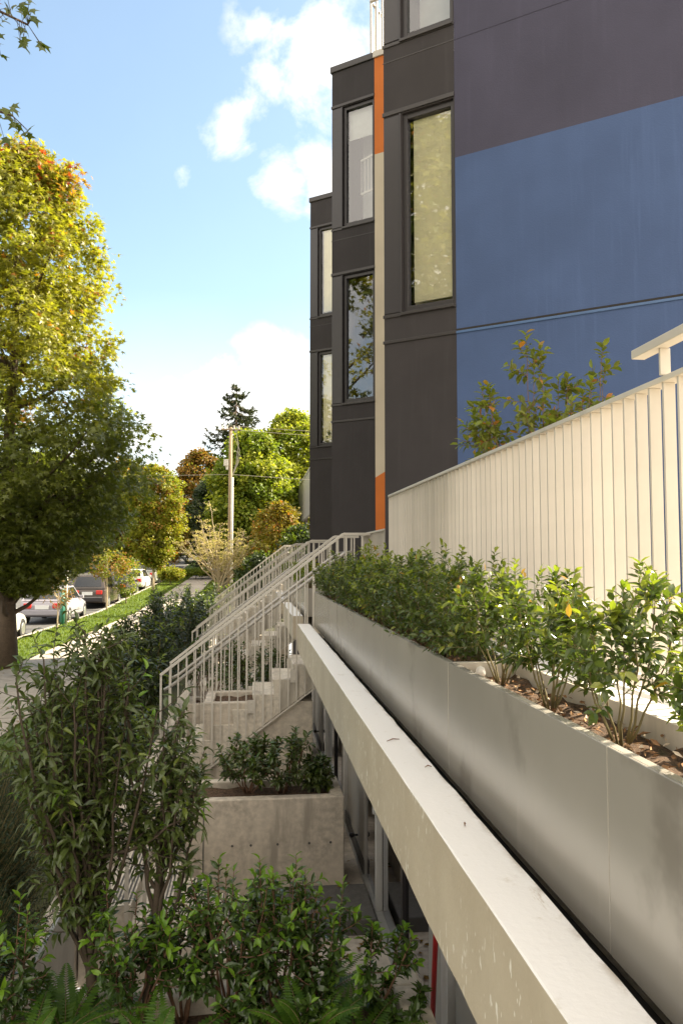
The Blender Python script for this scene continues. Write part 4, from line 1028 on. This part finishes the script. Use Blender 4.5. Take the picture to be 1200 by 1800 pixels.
# golden bush and dark bush by the far stairs
bg('golden_bush', 'golden and green bush behind the far stair rails', 490, 36, 2.55, 1.5, 711, [M['goldbush'], M['midtree']], z0=-2.0, matpick=lambda c, f, q, r: 1 if f < .6 and r.random() < .6 else 0, size=.15, clump=.45, nclump=170, cat='bush', group=None, tr=.08)
bg('dark_bush', 'dark green bush in the corner by the dark block', 530, 31, 1.25, 1.15, 712, [M['darktree'], M['midtree']], z0=-2.2, matpick=lambda c, f, q, r: 1 if r.random() < .15 else 0, size=.14, clump=.4, nclump=140, cat='bush', group=None, tr=.06)
bg('dark_bush', 'dark green bush below the golden one', 455, 33, .2, 1.1, 713, [M['darktree'], M['midtree']], z0=-2.4, matpick=lambda c, f, q, r: 1 if r.random() < .2 else 0, size=.14, clump=.4, nclump=120, cat='bush', group=None, tr=.06)
bg('yellow_bush', 'yellow bush at the end of the grass verge', 300, 58, -.6, 1.0, 714, [M['roundtree']], z0=-1.9, size=.13, clump=.35, nclump=80, cat='bush', group=None, tr=.05)
bg('green_bush', 'low green bush at the far street corner', 345, 66, -.75, 1.3, 715, [M['midtree']], z0=-2.0, size=.14, clump=.35, nclump=90, cat='bush', group=None, tr=.05)
# conifer
def conifer(label, px, y, ztop, r, seed):
    x = y*math.tan(math.atan((px-600)/1376)+YAW); zb = g(y); rng = random.Random(seed); nb, bb, tb = MB(), MB(), MB(); H = ztop-zb
    tb.tube([(x, y, zb), (x, y, ztop)], [.28, .03], 8)
    for w in range(30):
        f = .10+.90*w/29; z = zb+H*f; ln = r*(1-f)**.6+.3
        for k in range(8):
            a = rng.random()*2*pi; l = ln*rng.uniform(.55, 1.2); e = V((x+cos(a)*l, y+sin(a)*l, z-l*.22+rng.uniform(-.3,.2)))
            pts = curve((x, y, z), e, (0, 0, -l*.30), 6); pts[-1] += V((0, 0, l*.10)); bb.tube(pts, [.04,.035,.03,.025,.02,.015,.01], 4, cap=False)
            for m in range(int(22+l*26)):
                t = rng.uniform(.12, 1)*5.999; j = int(t); p = pts[j].lerp(pts[j+1], t-j); d = (pts[j+1]-pts[j]).normalized()
                leafq(nb, p, d*.8+rv(rng)*.7+V((0,0,-.30)), rv(rng), rng.uniform(.22, .46), .11, .2)
    root = thing('conifer', (x, y, zb), label, 'tree', 'trees at the end of the street'); tb.build('trunk', M['bark'], root, True); bb.build('limb', M['bark'], root); nb.build('crown', M['conifer'], root)
conifer('tall dark conifer behind the utility pole', 413, 72, 16.0, 5.0, 801)
# pale dry tree
def dry_tree():
    x, y = -1.55, 36.0; zb = g(y); rng = random.Random(91); sb, lb = MB(), MB()
    root = thing('dry_tree', (x, y, zb), 'pale dry leaved small tree in front of the utility pole', 'tree')
    MB().tube(curve((x, y, zb), (x-.1, y, -.9), (.1, 0, 0), 5), [.09,.085,.08,.07,.06,.05], 8).build('trunk', M['drystem'], root, True)
    for i in range(34):
        a = rng.random()*2*pi; q = 2.25*sqrt(rng.random()*.92+.08); top = V((x+cos(a)*q, y+sin(a)*q, -.9+(2.9+rng.uniform(-.5,.35))*(1-.50*(q/2.15)**1.6)))
        if i == 0: top = V((x-.55, y, 2.75))
        s = V((x-.05, y, -1.5+rng.random()*.9)); pts = curve(s, top, V((cos(a), sin(a), .2))*(.16*q), 8, .05, rng)
        sb.tube(pts, [.028*(1-.85*k/8)+.004 for k in range(9)], 4, cap=False)
        for m in range(15):
            t = rng.uniform(.3, 1)*7.999; j = int(t); p = pts[j].lerp(pts[j+1], t-j)
            e = p+V((rng.uniform(-.28,.28), rng.uniform(-.28,.28), rng.uniform(-.02,.22))); sb.tube([p, e], [.008,.004], 3, cap=False)
            for k in range(13):
                w = e+V((rng.uniform(-.13,.13), rng.uniform(-.13,.13), rng.uniform(-.02,.035))); leafq(lb, w, rv(rng)+V((0,0,.1)), V((0,0,1))+rv(rng)*.5, rng.uniform(.05,.10), .045, .3)
    sb.build('branch', M['drystem'], root); lb.build('foliage', M['dry'], root)
dry_tree()
# far woodland closing the street
fw = MB(); rng = random.Random(17)
for i in range(420):
    x = rng.uniform(-150, 150); y = rng.uniform(170, 230); h = rng.uniform(4, 13)
    for k in range(36):
        p = V((x+rng.uniform(-3,3), y+rng.uniform(-3,3), g(y)+rng.random()*h)); leafq(fw, p, rv(rng), V((0,-.5,.7))+rv(rng)*.7, 1.5, 1.2, .3, rng.randrange(3))
tag(fw.build('woodland', [M['midtree'], M['darktree'], M['orangetree']]), 'hazy line of woods beyond the end of the street', 'woods', kind='stuff')

# ------------------------------------------------------------------ utility pole and wires
def pole():
    x, y = -1.33, 42.; zb = g(y); zt = (986-752)/1373*y
    root = thing('utility_pole', (x, y, zb), 'weathered wooden utility pole with white conduit in front of the conifer', 'pole')
    MB().tube([(x, y, zb), (x, y, zt)], [.125, .09], 12).build('shaft', M['wood'], root, True)
    MB().tube([(x+.10, y-.14, zb), (x+.10, y-.13, 4.45)], .075, 10).build('conduit', M['pipe'], root, True)
    ca = MB(); ca.box(x-.5, x+.5, y-.12, y-.05, zt-.16, zt-.10); ca.build('crossarm', M['wood'], root)
    ins = MB()
    for q in (-.44, -.18, .18, .44): ins.tube([(x+q, y-.09, zt-.1), (x+q, y-.09, zt+.1)], [.045, .03], 8)
    ins.build('insulator', M['pipe'], root)
    MB().box(x-.36, x-.11, y-.2, y+.1, zt-2.1, zt-1.75).box(x-.24, x-.11, y-.15, y+.05, zt-2.3, zt-2.1).build('switch_box', M['pipe'], root, bevel=.02)
    cl = MB()
    for k in range(3):
        cl.tube([(x+.10, y-.2, 4.5), (x+.30+k*.05, y-.2, 5.2), (x+.42+k*.06, y-.2, 6.2-k*.3), (x+.25, y-.2, 7.1-k*.6)], .016, 5)
    cl.build('cable_loop', M['wire'], root)
    for k, (z, dzl, dzr, lab) in enumerate(((zt+.08, .05, .0, 'upper overhead wire crossing behind the pole top'), (zt-.12, -.1, -.25, 'second overhead wire just under the pole top'), ((986-835)/1373*y, .0, -.35, 'lower overhead wire at the top of the white conduit'))):
        w = MB()
        for sg, dzz in ((-1, dzl), (1, dzr)):
            pts = [(x+sg*t*46, y+t*sg*3, z+dzz*t*6*.25-1.6*(4*t*(1-t))*.25*1.2) for t in [i/14 for i in range(15)]]
            w.tube(pts, .011, 5, cap=False)
        tag(w.build('overhead_wire', M['wire'], None, True), lab, 'wire', 'overhead wires on the utility pole')
pole()
# green post and white post on the verge
gp_ = thing('green_post', (-7.1, 30.2, GZ+.1), 'green metal post on the verge beside the near sapling', 'post')
MB().tube([(-7.1, 30.2, GZ+.1), (-7.1, 30.2, -1.15)], .085, 10).build('shaft', M['greenpost'], gp_, True); MB().tube([(-7.1, 30.2, -1.15), (-7.1, 30.2, -1.05)], [.10, .06], 10).build('cap', M['greenpost'], gp_, True)
tag(MB().tube([(-7.0, 30.35, GZ+.1), (-7.0, 30.35, -.35)], .055, 8).tube([(-7.0, 30.35, -.35), (-7.0, 30.35, -.3)], [.07, .04], 8).build('white_post', M['pipe'], None, True), 'white slender post behind the green post', 'post')

# ------------------------------------------------------------------ neighbour's screen wall beyond the row
def screen():
    X = 3.9; root = thing('board_screen', (X, 62, g(62)), 'grey vertical board screen on posts beyond the dark end block', 'fence')
    b = MB(); y = 48.
    while y < 84:
        b.box(X, X+.05, y, y+.46, 3.2, 6.64); y += .48
    b.build('boards', M['door'], root)
    MB().box(X-.05, X+.08, 48, 84, 6.642, 6.74).build('cap_rail', M['stile'], root); MB().box(X-.05, X-.002, 48, 84, 3.3, 3.5).build('lower_rail', M['door'], root)
    for y in range(50, 84, 6): MB().box(X+.052, X+.25, y, y+.2, g(y), 6.6).build('post', M['frame'], root)
    w = MB().box(X+1., X+1.3, 48, 84, g(50), 3.4).build('wall', M['orange'], root); w['label'] = 'reddish wall behind the posts'
screen()

# ------------------------------------------------------------------ parked cars
def car(label, x, y, col, kind='sedan', L=4.5, W=1.78, H=1.45, name='parked_car', head=False, group='cars parked along the kerb', z=None, rot=0):
    zg = g(y)+.01 if z is None else z
    root = thing(name, (x, y, zg), label, 'car', group)
    body = paint('car_paint_'+name, col, .22, .03, 1, spec=.7)
    hw = W/2
    # stations along y from the rear (0) to the front (L): belt height, half width
    belt = .92 if kind != 'suv' else 1.02
    sts = [(0, .42, belt-.18, hw*.86), (.06, .32, belt-.04, hw*.94), (.35, .26, belt, hw), (1.2, .22, belt, hw), (2.6, .22, belt-.02, hw), (3.3, .22, belt-.06, hw), (L-.5, .24, belt-.16, hw*.96), (L-.1, .30, belt-.28, hw*.88), (L, .40, belt-.40, hw*.80)]
    mb = MB(); vs = []; k = 10
    for (yy, zl, zb, w) in sts:
        m = (zl+zb)/2
        half = [(w*.90, zl), (w*.99, zl+.10), (w, m), (w*.985, zb-.06), (w*.90, zb)]
        vs += [(a, yy, b) for a, b in half]+[(-a, yy, b) for a, b in reversed(half)]
    fs = [(i*k+j, (i+1)*k+j, (i+1)*k+(j+1) % k, i*k+(j+1) % k) for i in range(len(sts)-1) for j in range(k)]
    fs += [tuple(range(k)), tuple(range(len(vs)-1, len(vs)-k-1, -1))]
    mb.add(vs, fs)
    # greenhouse
    if kind == 'sedan': gy = [(.55, belt-.01), (1.15, H), (2.35, H), (3.15, belt-.05)]
    elif kind == 'hatch': gy = [(.10, belt-.01), (.55, H), (2.35, H), (3.2, belt-.05)]
    else: gy = [(.05, belt-.01), (.38, H), (2.6, H), (3.45, belt-.06)]
    T = lambda w: w
    wl, wt = hw*.93, hw*.74
    c = [(-wl, gy[0][0], gy[0][1]), (wl, gy[0][0], gy[0][1]), (wt, gy[1][0], gy[1][1]), (-wt, gy[1][0], gy[1][1]), (wt, gy[2][0], gy[2][1]), (-wt, gy[2][0], gy[2][1]), (wl, gy[3][0], gy[3][1]), (-wl, gy[3][0], gy[3][1])]
    mb.add(c, [(0,1,2,3), (3,2,4,5), (5,4,6,7), (1,6,4,2), (0,3,5,7)])
    off = V((x, y, zg))
    def put(m, nm, mat, par=None, **kw):
        m.v = [(p[0]+x, p[1]+y, p[2]+zg) for p in m.v]; return m.build(nm, mat, par or root, **kw)
    b = put(mb, 'body', body, smooth=False, bevel=.05, fix=True)
    def inset(a, b_, c_, d_, lo=.10, hi=.90, lo2=.14, hi2=.90, o=.012):
        a, b_, c_, d_ = map(V, (a, b_, c_, d_)); n = (b_-a).cross(d_-a).normalized(); f = lambda u, v: a.lerp(b_, u).lerp(d_.lerp(c_, u), v)+n*o
        return [f(lo, lo2), f(hi, lo2), f(hi, hi2), f(lo, hi2)]
    w1 = MB(); w1.add(inset(c[0], c[1], c[2], c[3]), [(0,1,2,3)]); put(w1, 'rear_window', M['carglass'])
    w1 = MB(); w1.add(inset(c[7], c[5], c[4], c[6], .06, .94, .08, .92), [(0,1,2,3)]); w1.v = [(p[0], p[1]+.0, p[2]) for p in w1.v]; put(w1, 'windscreen', M['carglass'])
    for q in ((1, 6, 4, 2), (7, 0, 3, 5)):
        w1 = MB(); w1.add(inset(c[q[0]], c[q[1]], c[q[2]], c[q[3]], .08, .47, .10, .9), [(0,1,2,3)]); w1.add(inset(c[q[0]], c[q[1]], c[q[2]], c[q[3]], .51, .92, .10, .9), [(0,1,2,3)]); put(w1, 'side_window', M['carglass'])
    for sg in (-1, 1):
        t = MB(); t.box(sg*hw*.62-.15, sg*hw*.62+.15, -.045, .09, belt-.30, belt-.10); put(t, 'tail_light', M['taillight'], bevel=.03)
        for yy in (.78, L-.85):
            wm = MB(); wm.tube([(sg*(hw-.18), yy, .32), (sg*(hw+.012), yy, .32)], .32, 20); wo = put(wm, 'wheel', M['black'], bevel=.03)
            rm = MB(); rm.tube([(sg*(hw+.010), yy, .32), (sg*(hw+.022), yy, .32)], [.20, .18], 14); put(rm, 'rim', M['chrome'], wo)
        mm = MB(); mm.box(sg*(hw+.02)-.06, sg*(hw+.02)+.10*sg+.0, 2.65, 2.80, belt-.02, belt+.11) if sg > 0 else mm.box(-(hw+.12), -(hw-.04), 2.65, 2.80, belt-.02, belt+.11); put(mm, 'wing_mirror', body, bevel=.02)
    bp = MB(); bp.box(-hw*.84, hw*.84, -.07, .12, .36, .56); put(bp, 'bumper', body if kind != 'suv' else M['frame'], bevel=.03)
    if kind == 'suv':
        cr = MB(); cr.box(-hw*.80, hw*.80, -.075, -.068, .575, .60); put(cr, 'chrome_strip', M['chrome'])
    pl = MB(); pl.box(-.26, .26, -.035, -.022, belt-.33, belt-.17); put(pl, 'number_plate', M['plate'])
    root.rotation_euler = (0, 0, rot)
    return root
CX = -8.28
car('pale silver car nearest the big trunk on the street', -8.3, 22.6, (.52, .50, .45), 'hatch', 4.6)
car('lilac grey car between the big tree and the green post', -8.3, 32.0, (.34, .32, .36), 'hatch', 4.4)
car('dark brown car with round red lights behind the orange sapling', -8.35, 40.6, (.075, .058, .048), 'suv', 4.7, 1.86, 1.66)
car('dark grey car just ahead of the dark brown car', -8.25, 47.2, (.06, .06, .065), 'sedan', 4.5)
car('white car beyond the small green sapling', -8.2, 53.2, (.72, .71, .69), 'hatch', 4.3)
car('silver green van behind the round headed tree trunk', -8.2, 59.5, (.40, .41, .37), 'suv', 5.0, 1.95, 1.9)
car('dark car at the end of the parked row', -8.1, 66.5, (.05, .05, .05), 'sedan', 4.5)
for i, (px, y, c, kd, lab) in enumerate(((332, 112, (.06,.06,.06), 'suv', 'dark car on the far rise above the street end'), (318, 104, (.7,.69,.66), 'sedan', 'white car on the far rise beside the pale dry tree'), (365, 116, (.65,.63,.6), 'hatch', 'pale car half hidden behind the pale dry tree'), (385, 108, (.3,.3,.32), 'sedan', 'grey car behind the branches of the dry tree'))):
    x = y*math.tan(math.atan((px-600)/1376)+YAW)
    car(lab, x, y, c, kd, group='cars parked at the far end of the street')

# fallen leaves on the pavement and the patio
lt = MB(); rng = random.Random(99)
for i in range(900):
    if i < 560: y = 9+45*rng.random()**1.4; p = V((rng.choice((-5.45, -3.5))+rng.gauss(0, .35), y, 0)); p.x = min(-3.46, max(-5.49, p.x)); p.z = g(y)+.112
    else: p = V((rng.uniform(-1.1, 1.05), rng.uniform(4.4, 9.0), PZ+.01))
    if i >= 560 and .1 < p.x < 1.1 and 6.9 < p.y < 7.75: p.z = PZ+.14
    leafq(lt, p, V((rng.uniform(-1,1), rng.uniform(-1,1), rng.uniform(0,.15))), V((0,0,1))+rv(rng)*.2, rng.uniform(.04, .08), rng.uniform(.025, .05), .4)
tag(lt.build('leaf_litter', M['orangetree']), 'fallen autumn leaves scattered on the sidewalk and patio', 'leaves', kind='stuff')
